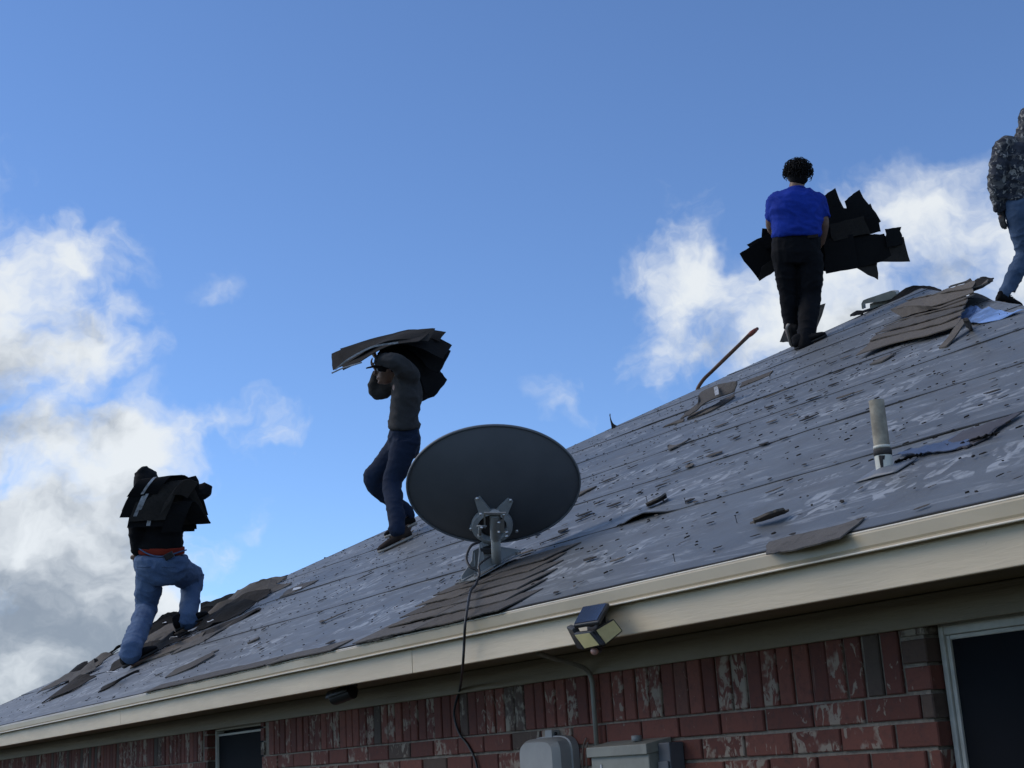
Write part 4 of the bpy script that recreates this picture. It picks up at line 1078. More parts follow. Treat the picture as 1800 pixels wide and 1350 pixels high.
# countless small scraps: individual tabs, then crumbs as stuff
SCR = []
for k_ in range(14):
    n = random.randint(6, 9); L_ = random.uniform(.7, 1.2); W_ = random.uniform(.22, .55); pts = []
    for j in range(n):
        th = 2*math.pi*j/n; rr = random.uniform(.5, 1.0); pts.append((L_*rr*math.cos(th)*.5, W_*rr*math.sin(th)*.5))
    curl = random.uniform(.0, .16)
    V = [Vector((x_, y_, .06+curl*x_*x_*2)) for x_, y_ in pts] + [Vector((x_, y_, curl*x_*x_*2)) for x_, y_ in pts]
    F = [tuple(range(n)), tuple(range(2*n-1, n-1, -1))] + [(j, n+j, n+(j+1) % n, (j+1) % n) for j in range(n)]
    me = MB().add(V, F).mesh('scrap'); me.materials.append(MATS['shingle_dark'] if k_ % 4 else MATS['shingle_brown']); SCR.append(me)
BASIS = Matrix((Vector((1, 0, 0)), UPS, NRM)).transposed()
def scrap(x_, s_, size, k_, rz, off=.011):
    o = bpy.data.objects.new('shingle_scrap', SCR[k_ % len(SCR)]); COL.objects.link(o)
    mm = (BASIS @ Matrix.Rotation(rz, 3, 'Z')).to_4x4() @ Matrix.Diagonal((size, size, size*.35, 1)); mm.translation = RP(x_, s_, off); o.matrix_world = mm
    v_ = RP(x_, s_)-EYE; u_ = 900+FPX*v_.dot(AX_R)/v_.dot(AX_F); py_ = 675-FPX*v_.dot(AX_U)/v_.dot(AX_F)
    zone = ('on the slope below the left worker' if u_ < 400 else 'on the slope between the left and middle workers' if u_ < 690 else 'on the roof around the satellite dish' if u_ < 1030 else
            ('high on the roof under the tool handle' if py_ < 760 else 'on the roof right of the satellite dish') if u_ < 1250 else
            ('on the roof under the blue-shirted worker' if py_ < 740 else 'on the roof left of the vent pipe') if u_ < 1500 else ('on the roof below the brown shingle mat' if py_ < 700 else 'on the roof around the vent pipe'))
    sz = 'broad' if size > .11 else 'small' if size > .06 else 'tiny'
    tag(o, sz+(' brown' if k_ % len(SCR) % 4 == 0 else ' dark')+' shingle scrap lying '+zone, 'scrap', 'small shingle scraps on the stripped roof')
rs = random.Random(5)
def px_ok(x_, s_): return XC+s_*CT+.15 < x_ < XR-s_*CT-.1
n_s = 0
cols = [(1215, 800, 1.3), (1255, 790, .9), (1070, 850, 1.0), (1110, 870, .8), (1375, 690, 1.0), (1400, 720, 1.2), (1160, 690, .7), (1500, 700, .8), (1330, 760, .9), (960, 960, .6), (780, 985, .8), (600, 1040, .8)]
for u_, v_, ln in cols:                      # scraps trail up the old nail rows
    x0, s0 = sx(u_, v_)
    for i in range(7):
        x_, s_ = x0+rs.gauss(0, .09), s0+rs.uniform(-ln, ln)
        if px_ok(x_, s_) and s_ > .05: scrap(x_, s_, rs.uniform(.05, .17), rs.randint(0, 99), rs.gauss(0, .35)); n_s += 1
while n_s < 285:
    u_, v_ = rs.uniform(0, 1800), rs.uniform(560, 1250)
    q = R(u_, v_); s_ = (q-Vector((0, YE, ZE))).dot(UPS)
    if s_ < .04 or depth(q) < 1 or s_ > smax-.3 or not px_ok(q.x, s_): continue
    dz_ = depth(q)
    scrap(q.x, s_, rs.uniform(.010, .024)*dz_**.75*(2.1 if rs.random() < .12 else 1)*rs.uniform(.55, 1.0), rs.randint(0, 99), rs.gauss(0, .5)); n_s += 1
cr = MB()
for i in range(2000):
    s_ = rs.uniform(.03, smax-.3)*rs.uniform(.45, 1); x_ = rs.uniform(XC+s_*CT+.1, XR-s_*CT-.05)
    z_ = rs.uniform(.004, .014); a_ = rs.gauss(0, .5); c_ = RP(x_, s_, .010)
    e1_ = Vector((math.cos(a_), 0, 0))*z_ + UPS*(math.sin(a_)*z_); e2_ = NRM.cross(e1_)*rs.uniform(.25, .6); h_ = NRM*rs.uniform(.002, .005)
    cr.hexa([c_-e1_-e2_*rs.random(), c_-e2_, c_+e1_*rs.uniform(.6, 1), c_+e2_, c_-e1_*.9-e2_*.3+h_, c_-e2_*.8+h_, c_+e1_*.6+h_, c_+e2_*.8+h_])
tag(cr.build('roof_crumbs', MATS['shingle_dark']), 'fine shingle crumbs and nails strewn over the roof', 'debris', kind='stuff')
# short nails left standing proud
for i, (u, v) in enumerate(((1138, 878), (1206, 882), (1296, 915), (1187, 984))):
    q = R(u, v+6, 0); o = MB().tube([q, q+Vector((-.006, 0, .028))], .0015, 6); o.ball(q+Vector((-.006, 0, .029)), (.0045, .0045, .0015), 8)
    tag(o.build('roofing_nail', MATS['steel_dark']), 'roofing nail sticking up from the underlayment', 'nail', 'roofing nails sticking up')

# ------------------------------------------------------------------ people
def cloth(name, col, col2, rough=.85, scale=60):
    def f(t, b):
        c = coords(t); n = t.noise(c, scale, 4, .6); n2 = t.noise(c, 4.5, 4, .6); wv = t.noise(t.mapping(c, (1, 1, .3)), 220, 2, .5)
        k_ = t.math('ADD', t.math('MULTIPLY', n2, .65), t.math('MULTIPLY', wv, .35))
        t.put(b.inputs['Base Color'], t.mix(t.step(k_, .35, .68), col, col2)); b.inputs['Roughness'].default_value = rough
        b.inputs['Specular IOR Level'].default_value = .2; b.inputs['Sheen Weight'].default_value = 0
        bump(t, b, t.math('ADD', n, wv), .25, .003)
    return material(name, f)
cloth('denim_light', (.068, .112, .205), (.112, .170, .275)); cloth('denim_dark', (.010, .017, .038), (.018, .030, .060)); cloth('denim_mid', (.050, .085, .150), (.085, .130, .21))
cloth('knit_black', (.0055, .0055, .0065), (.009, .009, .010)); cloth('jersey_grey', (.034, .034, .035), (.052, .051, .051)); cloth('polo_blue', (.008, .030, .26), (.013, .046, .36))
cloth('chino_black', (.0030, .0032, .0048), (.005, .0055, .008)); cloth('boxer_red', (.22, .025, .012), (.28, .04, .02))
simple('skin', (.20, .115, .080), .55, .12, 30); simple('hair_black', (.006, .005, .005), .7, .2, 60, spec=.2)
simple('shoe_black', (.008, .008, .009), .85, .3, 30, spec=.15); simple('shoe_brown', (.035, .025, .021), .85, .3, 30, spec=.15); simple('sole_pale', (.34, .31, .27), .7, .15, 30); simple('sole_dark', (.028, .027, .026), .8, .2, 30, spec=.2)
simple('belt', (.014, .012, .011), .5, .2, 30); simple('glove_black', (.010, .011, .011), .7, .2, 30)
def m_camo(t, b):
    c = coords(t); n1 = t.noise(t.mapping(c, (1, 1, 1.3)), 8, 3, .6, .9); n2 = t.noise(t.mapping(c, (1, 1, 1.4), loc=(4, 2, 1)), 13, 3, .6, 1.1); n3 = t.noise(t.mapping(c, loc=(9, 5, 7)), 20, 3, .6, .6)
    col_ = t.mix(t.step(n1, .47, .50), (.030, .036, .052), (.085, .085, .085))
    col_ = t.mix(t.step(n2, .53, .56), col_, (.012, .015, .024)); col_ = t.mix(t.step(n3, .58, .61), col_, (.30, .29, .27))
    t.put(b.inputs['Base Color'], col_); b.inputs['Roughness'].default_value = .85; bump(t, b, t.noise(c, 90, 3, .6), .3, .003)
material('camouflage', m_camo)

def remesh(mb, name, mat, parent, voxel=.011, smooth_it=6, fold=0, seed=0, fold_dir=None, grainy=0):
    """fuse overlapping solids into one continuous skin, then press cloth folds into it"""
    me = mb.mesh(name); tmp = bpy.data.objects.new('tmp', me); COL.objects.link(tmp)
    md = tmp.modifiers.new('r', 'REMESH'); md.mode = 'VOXEL'; md.voxel_size = voxel
    ms = tmp.modifiers.new('s', 'SMOOTH'); ms.iterations = smooth_it; ms.factor = .5
    dg = bpy.context.evaluated_depsgraph_get(); ev = tmp.evaluated_get(dg)
    out = bpy.data.meshes.new_from_object(ev); bpy.data.objects.remove(tmp)
    out.materials.clear(); out.materials.append(mat)
    if fold:
        n = len(out.vertices); co = np.empty(n*3, 'f'); out.vertices.foreach_get('co', co); co = co.reshape(n, 3)
        nr = np.empty(n*3, 'f'); out.vertices.foreach_get('normal', nr); nr = nr.reshape(n, 3)
        ax = fold_dir or Vector((.25, .1, 1)); ax = Vector(ax).normalized()
        for i in range(n):
            p_ = Vector(co[i]); along = p_.dot(ax); side = p_ - ax*along
            q = side*4.0 + ax*(along*8.5) + Vector((seed, -seed, seed*.5))
            wv = mnoise.noise(q + mnoise.noise_vector(p_*3.2+Vector((seed, 0, 0)))*1.1)
            h = 1-abs(wv)*2.2; h2 = 1-abs(mnoise.noise(q*2.1))*2.2
            co[i] += nr[i]*(fold*(max(0, h)**2*.9 - .35) + fold*.4*(max(0, h2)**2-.3))
        out.vertices.foreach_set('co', co.ravel()); out.update()
    return link(name, out, None, parent, True)
class Man:
    """joints are survey points (u, v, extra depth) at the figure's own distance"""
    def __init__(s, z, J): s.z = z; s.J = {k_: D(u, v, z+dz_) for k_, (u, v, dz_) in J.items()}
    def __getitem__(s, k_): return s.J[k_]
def limb(mb, pts, radii, n=14):
    pts = [Vector(q) for q in pts]
    path = catmull(pts, 5); k_ = len(pts)-1; rr = []
    for i in range(len(path)):
        t = i/(len(path)-1)*k_; j = min(int(t), k_-1); f = t-j; rr.append(radii[j]*(1-f)+radii[j+1]*f)
    mb.tube(path, rr, n); return mb
def head(mb, c, face, r_=.098, up=Vector((0, 0, 1))):
    """skull, jaw, nose, brow, lips and ears"""
    f = face.normalized(); s = f.cross(up).normalized(); u = s.cross(f).normalized()
    mb.ball(c+u*.012-f*.008, (r_*.78, r_*.98, r_*1.0), 18, (s, f, u)); mb.ball(c-u*.052+f*.028, (r_*.58, r_*.62, r_*.66), 14, (s, f, u))
    mb.ball(c-u*.022+f*.100, (.014, .018, .026), 10, (s, f, u)); mb.ball(c-u*.030+f*.108, (.016, .012, .010), 10, (s, f, u))
    mb.ball(c+u*.014+f*.078, (.050, .018, .010), 10, (s, f, u)); mb.ball(c-u*.066+f*.085, (.026, .012, .010), 10, (s, f, u)); mb.ball(c-u*.098+f*.070, (.022, .02, .014), 10, (s, f, u))
    for q in (-1, 1): mb.ball(c+s*(q*.078)-u*.012-f*.008, (.010, .022, .032), 10, (s, f, u))
    return f, s, u
def hand(mb, wrist, dirn, palm_n, curl=.6, r_=.0085, size=1.):
    """palm, four bent fingers of different length, thumb from the side of the palm"""
    d = dirn.normalized(); pn = (palm_n - d*palm_n.dot(d)).normalized(); sd = d.cross(pn)
    mb.loft([(wrist, sd*.026*size, pn*.018*size), (wrist+d*.035*size, sd*.038*size, pn*.016*size), (wrist+d*.080*size, sd*.042*size, pn*.013*size), (wrist+d*.095*size, sd*.036*size, pn*.010*size)], 14)
    for i, (o_, L_) in enumerate(((-.031, .068), (-.011, .078), (.010, .074), (.030, .058))):
        p0 = wrist + d*(.085*size) + sd*(o_*size); p_ = p0; dd = d; pts = [p0-d*.02*size, p0]
        for k_ in range(3):
            ang = curl*(.55+.25*k_); dd = (dd*math.cos(ang)+pn*math.sin(ang)).normalized(); p_ = p_ + dd*(L_*size*(.45, .32, .23)[k_]); pts.append(p_)
        mb.tube(pts, [r_*1.1*size, r_*1.05*size, r_*size, r_*.92*size, r_*.75*size], 8)
    t0 = wrist + d*.028*size - sd*.030*size; mb.tube([t0+sd*.012*size, t0-sd*.018*size+d*.022*size+pn*.010*size, t0-sd*.026*size+d*.050*size+pn*.022*size, t0-sd*.020*size+d*.072*size+pn*.034*size], [.014*size, .013*size, .011*size, .009*size], 8)
def shoe(man, name, heel, toe, up, parent, mat, sole, w_=.05, h_=.085, L_=None):
    heel, toe = Vector(heel), Vector(toe); d = (toe-heel); L_ = d.length; d.normalize(); s = d.cross(up).normalized(); u = s.cross(d).normalized()
    prof = [(.0, .55, .62), (.06, .78, .86), (.18, .88, 1.0), (.34, .86, .98), (.50, .90, .78), (.66, 1.0, .62), (.80, .98, .52), (.92, .78, .42), (1.0, .40, .26)]
    mb = MB(); secs = []
    for t, kw, kh in prof:
        c = heel + d*(L_*t) + u*(h_*kh*.5+.012); secs.append((c, s*(w_*kw), u*(h_*kh*.5)))
    mb.loft(secs, 16); mb.ball(heel+d*L_*.2+u*h_*.95, (w_*.72, .055, .035), 12, (s, d, u))
    o = remesh(mb, name, mat, parent, .008, 4)
    so_ = MB(); secs = []
    for t, kw, kh in prof:
        c = heel + d*(L_*t) + u*(.008+.012*max(0, t-.8)); secs.append((c, s*(w_*kw*1.06), u*.014))
    so_.loft(secs, 16); link('sole', so_.mesh('sole'), sole, o, True)
    lace = MB()
    for k_ in range(4):
        c = heel+d*(L_*(.42+.07*k_))+u*(h_*(.93-.11*k_)+.012); lace.tube([c-s*w_*.5, c+u*.006, c+s*w_*.5], .0035, 6)
    link('lace', lace.mesh('lace'), MATS['sole_dark'], o, True)
    return o
def person(label, at_):
    return tag(empty('person', at_), label, 'person', 'roofers on the roof')
def eyes(root, c, f, s, u):
    for q in (-1, 1): MB().ball(c+s*(q*.032)+f*.080-u*.002, .0115, 10).build('eye', MATS['paper_white'], root, True)

def rdir(a, b):                            # direction on the roof: a across the view, b away from it
    v = AX_R*a + AX_F*b; v = v - NRM*v.dot(NRM); return v.normalized()
def plant(man, k_, heel, d, L_, an):       # set heel and toe on the roof and the ankle above them
    man.J['he'+k_] = heel; man.J['to'+k_] = heel + d*L_; man.J['an'+k_] = D(an[0], an[1], depth(heel + d*(L_*.3)))
# --- left worker: seen from behind, climbing, shingles over his back
Z1 = 11.45
m1 = Man(Z1, dict(head=(257, 850, .16), neck=(268, 874, .10), chest=(284, 895, .04), waist=(280, 945, 0), pelvis=(284, 985, 0),
    shL=(250, 885, .04), elL=(240, 930, -.10), wrL=(241, 972, .02), shR=(322, 882, .06), elR=(360, 862, .02), wrR=(340, 880, .34),
    hipL=(264, 1003, .0), knL=(257, 1072, .06), anL=(230, 1148, -.20), hipR=(308, 1000, .06), knR=(338, 1016, .42), anR=(331, 1092, .52)))
plant(m1, 'L', R(218, 1174, .035), rdir(.75, .55), .29, (231, 1142)); plant(m1, 'R', R(310, 1110, .06), rdir(.95, .1), .29, (331, 1085))
W1 = AX_R; F1 = AX_F
def build1():
    root = person('person in black hoodie and light blue jeans, climbing at left with shingles on the back', R(280, 1140))
    J = m1; b = MB()
    head(b, J['head'], (AX_F*.9+AX_R*.25))
    limb(b, [J['head']-Vector((0, 0, .06)), J['neck'], J['chest']], [.055, .058, .08])
    b.loft([(J['chest']+AX_U*.10, W1*.11, F1*.07), (J['chest']+AX_U*.04, W1*.165, F1*.10), (J['chest']-AX_U*.08, W1*.16, F1*.105), (J['waist'], W1*.145, F1*.10), (J['pelvis'], W1*.165, F1*.115), (J['pelvis']-AX_U*.08, W1*.14, F1*.10)])
    for k_ in 'LR':
        limb(b, [J['chest'].lerp(J['sh'+k_], .7), J['sh'+k_], J['el'+k_], J['wr'+k_]], [.065, .055, .042, .028]); 
        limb(b, [J['hip'+k_], J['hip'+k_].lerp(J['kn'+k_], .5), J['kn'+k_], J['kn'+k_].lerp(J['an'+k_], .5), J['an'+k_]], [.075, .065, .052, .045, .036]); limb(b, [J['an'+k_], J['he'+k_].lerp(J['to'+k_], .3), J['to'+k_].lerp(J['he'+k_], .15)], [.038, .035, .025])
        hand(b, J['wr'+k_], (J['wr'+k_]-J['el'+k_]), AX_F if k_ == 'L' else -AX_U, .9)
    remesh(b, 'body', MATS['skin'], root, .0085, 3)
    h = MB()                              # hoodie with the hood up
    h.loft([(J['chest']+AX_U*.115, W1*.10, F1*.08), (J['chest']+AX_U*.06, W1*.19, F1*.12), (J['chest']-AX_U*.06, W1*.20, F1*.135), (J['waist']+AX_U*.02, W1*.195, F1*.135), (J['waist']-AX_U*.07, W1*.192, F1*.135), (J['waist']-AX_U*.092, W1*.185, F1*.13)])
    for k_ in 'LR': limb(h, [J['chest'].lerp(J['sh'+k_], .6), J['sh'+k_], J['el'+k_], J['wr'+k_]], [.10, .082, .066, .045])
    h.ball(J['head']+AX_U*.008, (.108, .125, .125), 18, (AX_R, AX_F, AX_U)); h.ball(J['head']+AX_U*.10-AX_R*.015-AX_F*.02, (.05, .07, .045), 12, (AX_R, AX_F, AX_U)); limb(h, [J['head']-AX_U*.06, J['neck'], J['chest']], [.10, .10, .12])
    remesh(h, 'hoodie', MATS['knit_black'], root, .012, 6, .012, 3)
    t_ = AX_R*.10 + AX_U*0
    j = MB()
    j.loft([(J['pelvis']+AX_U*.045+AX_R*.01, W1*.197, F1*.137), (J['pelvis']+AX_U*.02, W1*.215, F1*.16), (J['pelvis']-AX_U*.06, W1*.225, F1*.165), (J['pelvis']-AX_U*.14, W1*.19, F1*.14), (J['pelvis']-AX_U*.19, W1*.12, F1*.10)])
    limb(j, [J['hipL']+AX_U*.03, J['hipL'], J['hipL'].lerp(J['knL'], .5), J['knL'], J['knL'].lerp(J['anL'], .5), J['anL']+AX_U*.01, J['anL']-AX_U*.03], [.12, .124, .106, .088, .080, .080, .084])
    limb(j, [J['hipR']+AX_U*.02, J['hipR'], J['hipR'].lerp(J['knR'], .55), J['knR'], J['knR'].lerp(J['anR'], .5), J['anR'], J['anR']-AX_U*.02], [.11, .122, .114, .094, .080, .075, .078])
    for k_, z_ in (('L', -.015), ('L', .04), ('R', -.01)): j.tube([J['an'+k_]+AX_U*(z_-.012), J['an'+k_]+AX_U*(z_+.012)], .080, 16)
    jo = remesh(j, 'jeans', MATS['denim_light'], root, .009, 4, .014, 8, (.45, .2, 1))
    # seat pockets, waistband and the red boxers that show above it
    bx_ = MB(); bx_.loft([(J['pelvis']+AX_U*.05, W1*.186, F1*.128), (J['pelvis']+AX_U*.110-AX_R*.01, W1*.196, F1*.140)], 28); remesh(bx_, 'boxer_shorts', MATS['boxer_red'], root, .010, 3)
    wb = MB(); n = 40; V = []
    for jn in range(n+1):
        th = math.pi*(.02+.96*jn/n); dip = .055*math.sin(th)**3
        c = J['pelvis']+AX_U*(.105-dip-.02*math.cos(th)) + AX_R*(.202*math.cos(th)) - AX_F*(.145*math.sin(th)); V.append(c)
    wb.tube(V, .006, 8); wb.build('waistband', MATS['denim_light'], jo, True)
    pk = MB(); c = J['pelvis']+AX_U*.055+AX_R*.098-AX_F*.155; pk.obox(c, (AX_R*.034+AX_U*.018), (AX_U*.022-AX_R*.012), AX_F*.012); bevel(pk.build('phone_case', MATS['black_plastic'], jo), .004)
    for q in (-1, 1):
        c = J['pelvis']-AX_U*.03+AX_R*(q*.10)-AX_F*.172; MB().tube([c-AX_R*.055, c-AX_U*.004, c+AX_R*.055], .004, 6).build('pocket_hem', MATS['denim_mid'], jo, True)
    shoe(m1, 'shoe', J['heL'], J['toL'], NRM, root, MATS['shoe_black'], MATS['sole_dark'], .056, .10); shoe(m1, 'shoe', J['heR'], J['toR'], NRM, root, MATS['shoe_black'], MATS['sole_dark'], .056, .10)
build1()
def bundle(label, at_):
    return tag(empty('shingle_bundle', at_), label, 'shingles', 'shingle loads carried by the roofers')
def bent(parent, path, width, z, mat='k', t=.006, stripe=None, seed=0, name='shingle'):
    """a shingle bent along a path of survey points, swept by a width vector (u, v, depth)"""
    c = catmull([D(u, v, z+dz_) for u, v, dz_ in path], 5)
    wv = D(900+width[0], 675+width[1], z+width[2]) - D(900, 675, z); rows = []
    for i in range(5):
        rows.append([q + wv*(i/4) + AX_U*(.006*nz((i*.8, j*.4, seed), 1, seed)) for j, q in enumerate(c)])
    o = MB().grid(rows, t).build(name, MATS[SG[mat]], parent)
    if stripe:
        r2 = []
        for k_ in (stripe-.05, stripe+.05):
            r2.append([q + wv*k_ - AX_F*.012 + AX_U*.010 for q in c[:int(len(c)*.42)]])
        MB().grid(r2, .002).build('sealant_band', MATS['tar_strip'], o)
    return o
b1 = bundle('stack of black shingles draped over the back of the left worker', m1['chest'])
sh1 = [([(276, 868, -.26), (288, 850, -.26), (303, 836, -.20), (330, 838, -.12), (352, 862, -.06), (366, 905, 0)], (-50, 5, -.04), .48),
       ([(268, 898, -.25), (280, 872, -.25), (298, 846, -.19), (326, 842, -.11), (346, 868, -.05), (358, 918, .0)], (-51, 0, -.04), .40),
       ([(272, 909, -.24), (284, 880, -.24), (300, 850, -.18), (322, 846, -.10), (340, 874, -.04), (346, 930, .02)], (-58, 0, -.05), .55),
       ([(290, 914, -.25), (304, 880, -.25), (318, 850, -.20), (334, 846, -.12), (352, 880, -.06), (370, 920, .0)], (-62, 2, -.03), None),
       ([(292, 925, -.22), (300, 890, -.22), (314, 858, -.16), (330, 855, -.08), (344, 888, -.02), (342, 934, .02)], (-66, 2, -.03), .45),
       ([(300, 880, -.30), (312, 852, -.28), (330, 842, -.20), (348, 848, -.12)], (-18, 26, -.02), None),
       ([(318, 934, -.20), (330, 900, -.22), (342, 880, -.16), (360, 905, -.08), (371, 919, -.04)], (-34, 2, -.02), None),
       ([(344, 836, -.05), (350, 850, -.05), (348, 880, -.05)], (-26, 6, -.05), None)]
for i, (pth, wd, st) in enumerate(sh1): bent(b1, pth, wd, Z1, 'k' if i not in (3, 5) else 'd', stripe=st, seed=i)

# --- middle worker: side view, arms up under a spread of shingles
Z2 = 10.9
m2 = Man(Z2, dict(head=(683, 650, .05), neck=(700, 662, .03), chest=(712, 680, 0), waist=(710, 735, 0), pelvis=(711, 768, .02),
    shN=(717, 656, -.14), elN=(690, 634, -.28), wrN=(664, 632, -.14), shF=(705, 664, .17), elF=(662, 690, .24), wrF=(664, 652, .20),
    hipN=(713, 778, -.08), knN=(690, 850, -.12), anN=(698, 928, -.28), hipF=(705, 778, .10), knF=(655, 845, .10), anF=(711, 902, .55)))
plant(m2, 'N', R(727, 944, .012), rdir(-1, -.03), .285, (698, 926)); plant(m2, 'F', R(733, 921, .05), rdir(-1, .1), .28, (713, 902))
def build2():
    root = person('person in dark grey long-sleeve shirt and dark jeans, balancing shingles overhead beside the dish', R(700, 950))
    J = m2; b = MB(); f, s, u = head(b, J['head'], -AX_R*.95-AX_U*.05)
    W = AX_F; F = AX_R
    limb(b, [J['head']-AX_U*.05+AX_R*.02, J['neck'], J['chest']], [.052, .056, .08])
    b.loft([(J['chest']+AX_U*.09, W*.12, F*.075), (J['chest'], W*.165, F*.10), (J['chest']-AX_U*.12, W*.15, F*.095), (J['waist'], W*.14, F*.09), (J['pelvis'], W*.15, F*.105), (J['pelvis']-AX_U*.08, W*.13, F*.09)])
    for k_ in 'NF':
        limb(b, [J['chest'].lerp(J['sh'+k_], .7), J['sh'+k_], J['el'+k_], J['wr'+k_]], [.062, .052, .040, .027]); limb(b, [J['hip'+k_], J['hip'+k_].lerp(J['kn'+k_], .5), J['kn'+k_], J['kn'+k_].lerp(J['an'+k_], .5), J['an'+k_]], [.07, .06, .048, .042, .034])
        limb(b, [J['an'+k_], J['he'+k_].lerp(J['to'+k_], .3), J['to'+k_].lerp(J['he'+k_], .15)], [.036, .033, .024]); hand(b, J['wr'+k_], AX_U*.55-AX_R*.5+AX_F*(.3 if k_ == 'N' else -.1), AX_R, 1.0, size=.8)
    remesh(b, 'body', MATS['skin'], root, .0085, 3); eyes(root, J['head'], f, s, u)
    sh = MB()
    sh.loft([(J['chest']+AX_U*.105, W*.11, F*.07), (J['chest']+AX_U*.04+AX_R*.01, W*.18, F*.105), (J['chest']-AX_U*.07+AX_R*.015, W*.185, F*.118), (J['chest']-AX_U*.16, W*.175, F*.112), (J['waist']-AX_U*.01, W*.17, F*.114), (J['waist']-AX_U*.065, W*.178, F*.128), (J['waist']-AX_U*.085, W*.175, F*.122)])
    for k_ in 'NF': limb(sh, [J['chest'].lerp(J['sh'+k_], .5), J['sh'+k_], J['el'+k_], J['wr'+k_]], [.10, .085, .062, .042])
    remesh(sh, 'shirt', MATS['jersey_grey'], root, .011, 5, .014, 5, (.6, .2, .8))
    j = MB(); j.loft([(J['pelvis']+AX_U*.085, W*.165, F*.112), (J['pelvis'], W*.175, F*.128), (J['pelvis']-AX_U*.09, W*.165, F*.125), (J['pelvis']-AX_U*.16, W*.12, F*.09)])
    for k_ in 'NF': limb(j, [J['hip'+k_]+AX_U*.03, J['hip'+k_], J['hip'+k_].lerp(J['kn'+k_], .5), J['kn'+k_], J['kn'+k_].lerp(J['an'+k_], .5), J['an'+k_], J['an'+k_]-AX_U*.025], [.10, .108, .092, .076, .068, .064, .067])
    remesh(j, 'jeans', MATS['denim_dark'], root, .010, 4, .010, 12, (.1, .1, 1))
    bl = MB(); bl.loft([(J['pelvis']+AX_U*.075, W*.172, F*.119), (J['pelvis']+AX_U*.105, W*.172, F*.119)], 28); bl.build('belt', MATS['belt'], root, True)
    cap = MB(); cap.ball(J['head']+AX_U*.035+AX_R*.008, (.096, .112, .085), 16, (AX_F, AX_R, AX_U)); cap.loft([(J['head']-AX_R*.06+AX_U*.034, AX_F*.075, AX_U*.012), (J['head']-AX_R*.13+AX_U*.022, AX_F*.07, AX_U*.008), (J['head']-AX_R*.175+AX_U*.012, AX_F*.035, AX_U*.006)], 16)
    remesh(cap, 'cap', MATS['knit_black'], root, .008, 3)
    shoe(m2, 'shoe', J['heN'], J['toN'], NRM, root, MATS['shoe_brown'], MATS['sole_pale']); shoe(m2, 'shoe', J['heF'], J['toF'], (NRM+AX_R*.35), root, MATS['shoe_black'], MATS['sole_pale'])
build2()
b2 = bundle('fan of black shingles balanced over the head of the middle worker', m2['head'])
def fan(parent, pieces, z):
    """each shingle: near edge path and far edge path by survey points"""
    for i, (lo, up, mt) in enumerate(pieces):
        a = [D(u, v, z+dz_) for u, v, dz_ in lo]; b = [D(u, v, z+dz_) for u, v, dz_ in up]
        slab('shingle', a, b, MATS[SG[mt]], parent, t=.006, seed=100+i, wob=.012, fray=.006, nu=6, nv=4)
fan(b2, [
 ([(603, 651, -.30), (628, 637, -.30), (655, 621, -.28), (690, 606, -.24), (735, 600, -.2)], [(596, 615, .02), (625, 606, .03), (665, 596, .05), (705, 586, .08), (760, 580, .1)], 'd'),
 ([(584, 650, -.22), (605, 640, -.22), (650, 612, -.2), (700, 596, -.16), (752, 600, -.1)], [(583, 622, .06), (606, 613, .08), (660, 600, .1), (712, 582, .12), (766, 577, .12)], 'd'),
 ([(594, 620, .08), (640, 604, .1), (700, 590, .12), (745, 592, .14), (772, 600, .1)], [(598, 612, .24), (640, 600, .26), (700, 583, .28), (750, 578, .28), (783, 584, .26)], 'k'),
 ([(680, 612, -.10), (710, 606, -.10), (740, 612, -.08), (768, 626, -.06), (780, 632, -.06)], [(690, 598, .16), (720, 590, .18), (752, 586, .2), (778, 598, .2), (795, 606, .2)], 'k'),
 ([(690, 612, .02), (715, 612, .04), (738, 630, .06), (756, 650, .08), (772, 655, .08)], [(705, 594, .24), (730, 592, .25), (760, 600, .26), (782, 612, .26), (793, 617, .26)], 'k'),
 ([(715, 612, .10), (735, 630, .12), (740, 665, .14), (748, 690, .14), (762, 696, .12)], [(730, 600, .26), (752, 612, .28), (764, 640, .3), (776, 655, .3), (786, 668, .28)], 'k'),
 ([(664, 622, .02), (690, 622, .03), (716, 634, .05), (734, 662, .07)], [(676, 598, .10), (706, 592, .12), (736, 606, .14), (752, 640, .16)], 'k'),
 ([(700, 600, .06), (712, 620, .05), (722, 650, .06), (728, 680, .08), (732, 704, .1)], [(726, 596, .2), (746, 616, .2), (756, 646, .22), (754, 676, .24), (750, 698, .24)], 'k'),
 ([(712, 618, .16), (728, 640, .18), (732, 675, .2), (734, 700, .2), (738, 706, .2)], [(728, 606, .3), (748, 626, .32), (756, 660, .34), (760, 690, .34), (762, 697, .34)], 'k'),
], Z2)
bd = MB().tube([D(636, 637, Z2-.31), D(600, 648, Z2-.30), D(583, 656, Z2-.30)], .006, 6); bd.build('sealant_band', MATS['tar_strip'], b2.children[0])
st_ = MB(); pth = [D(700, 603, Z2-.24), D(660, 609, Z2-.25), D(636, 619, Z2-.245), D(610, 634, Z2-.25), D(590, 650, Z2-.25)]
st_.grid([[q+AX_U*.010-AX_F*.012 for q in catmull(pth, 4)], [q-AX_U*.004-AX_F*.012 for q in catmull(pth, 4)]], .002).build('sealant_band', MATS['tar_strip'], b2.children[0])

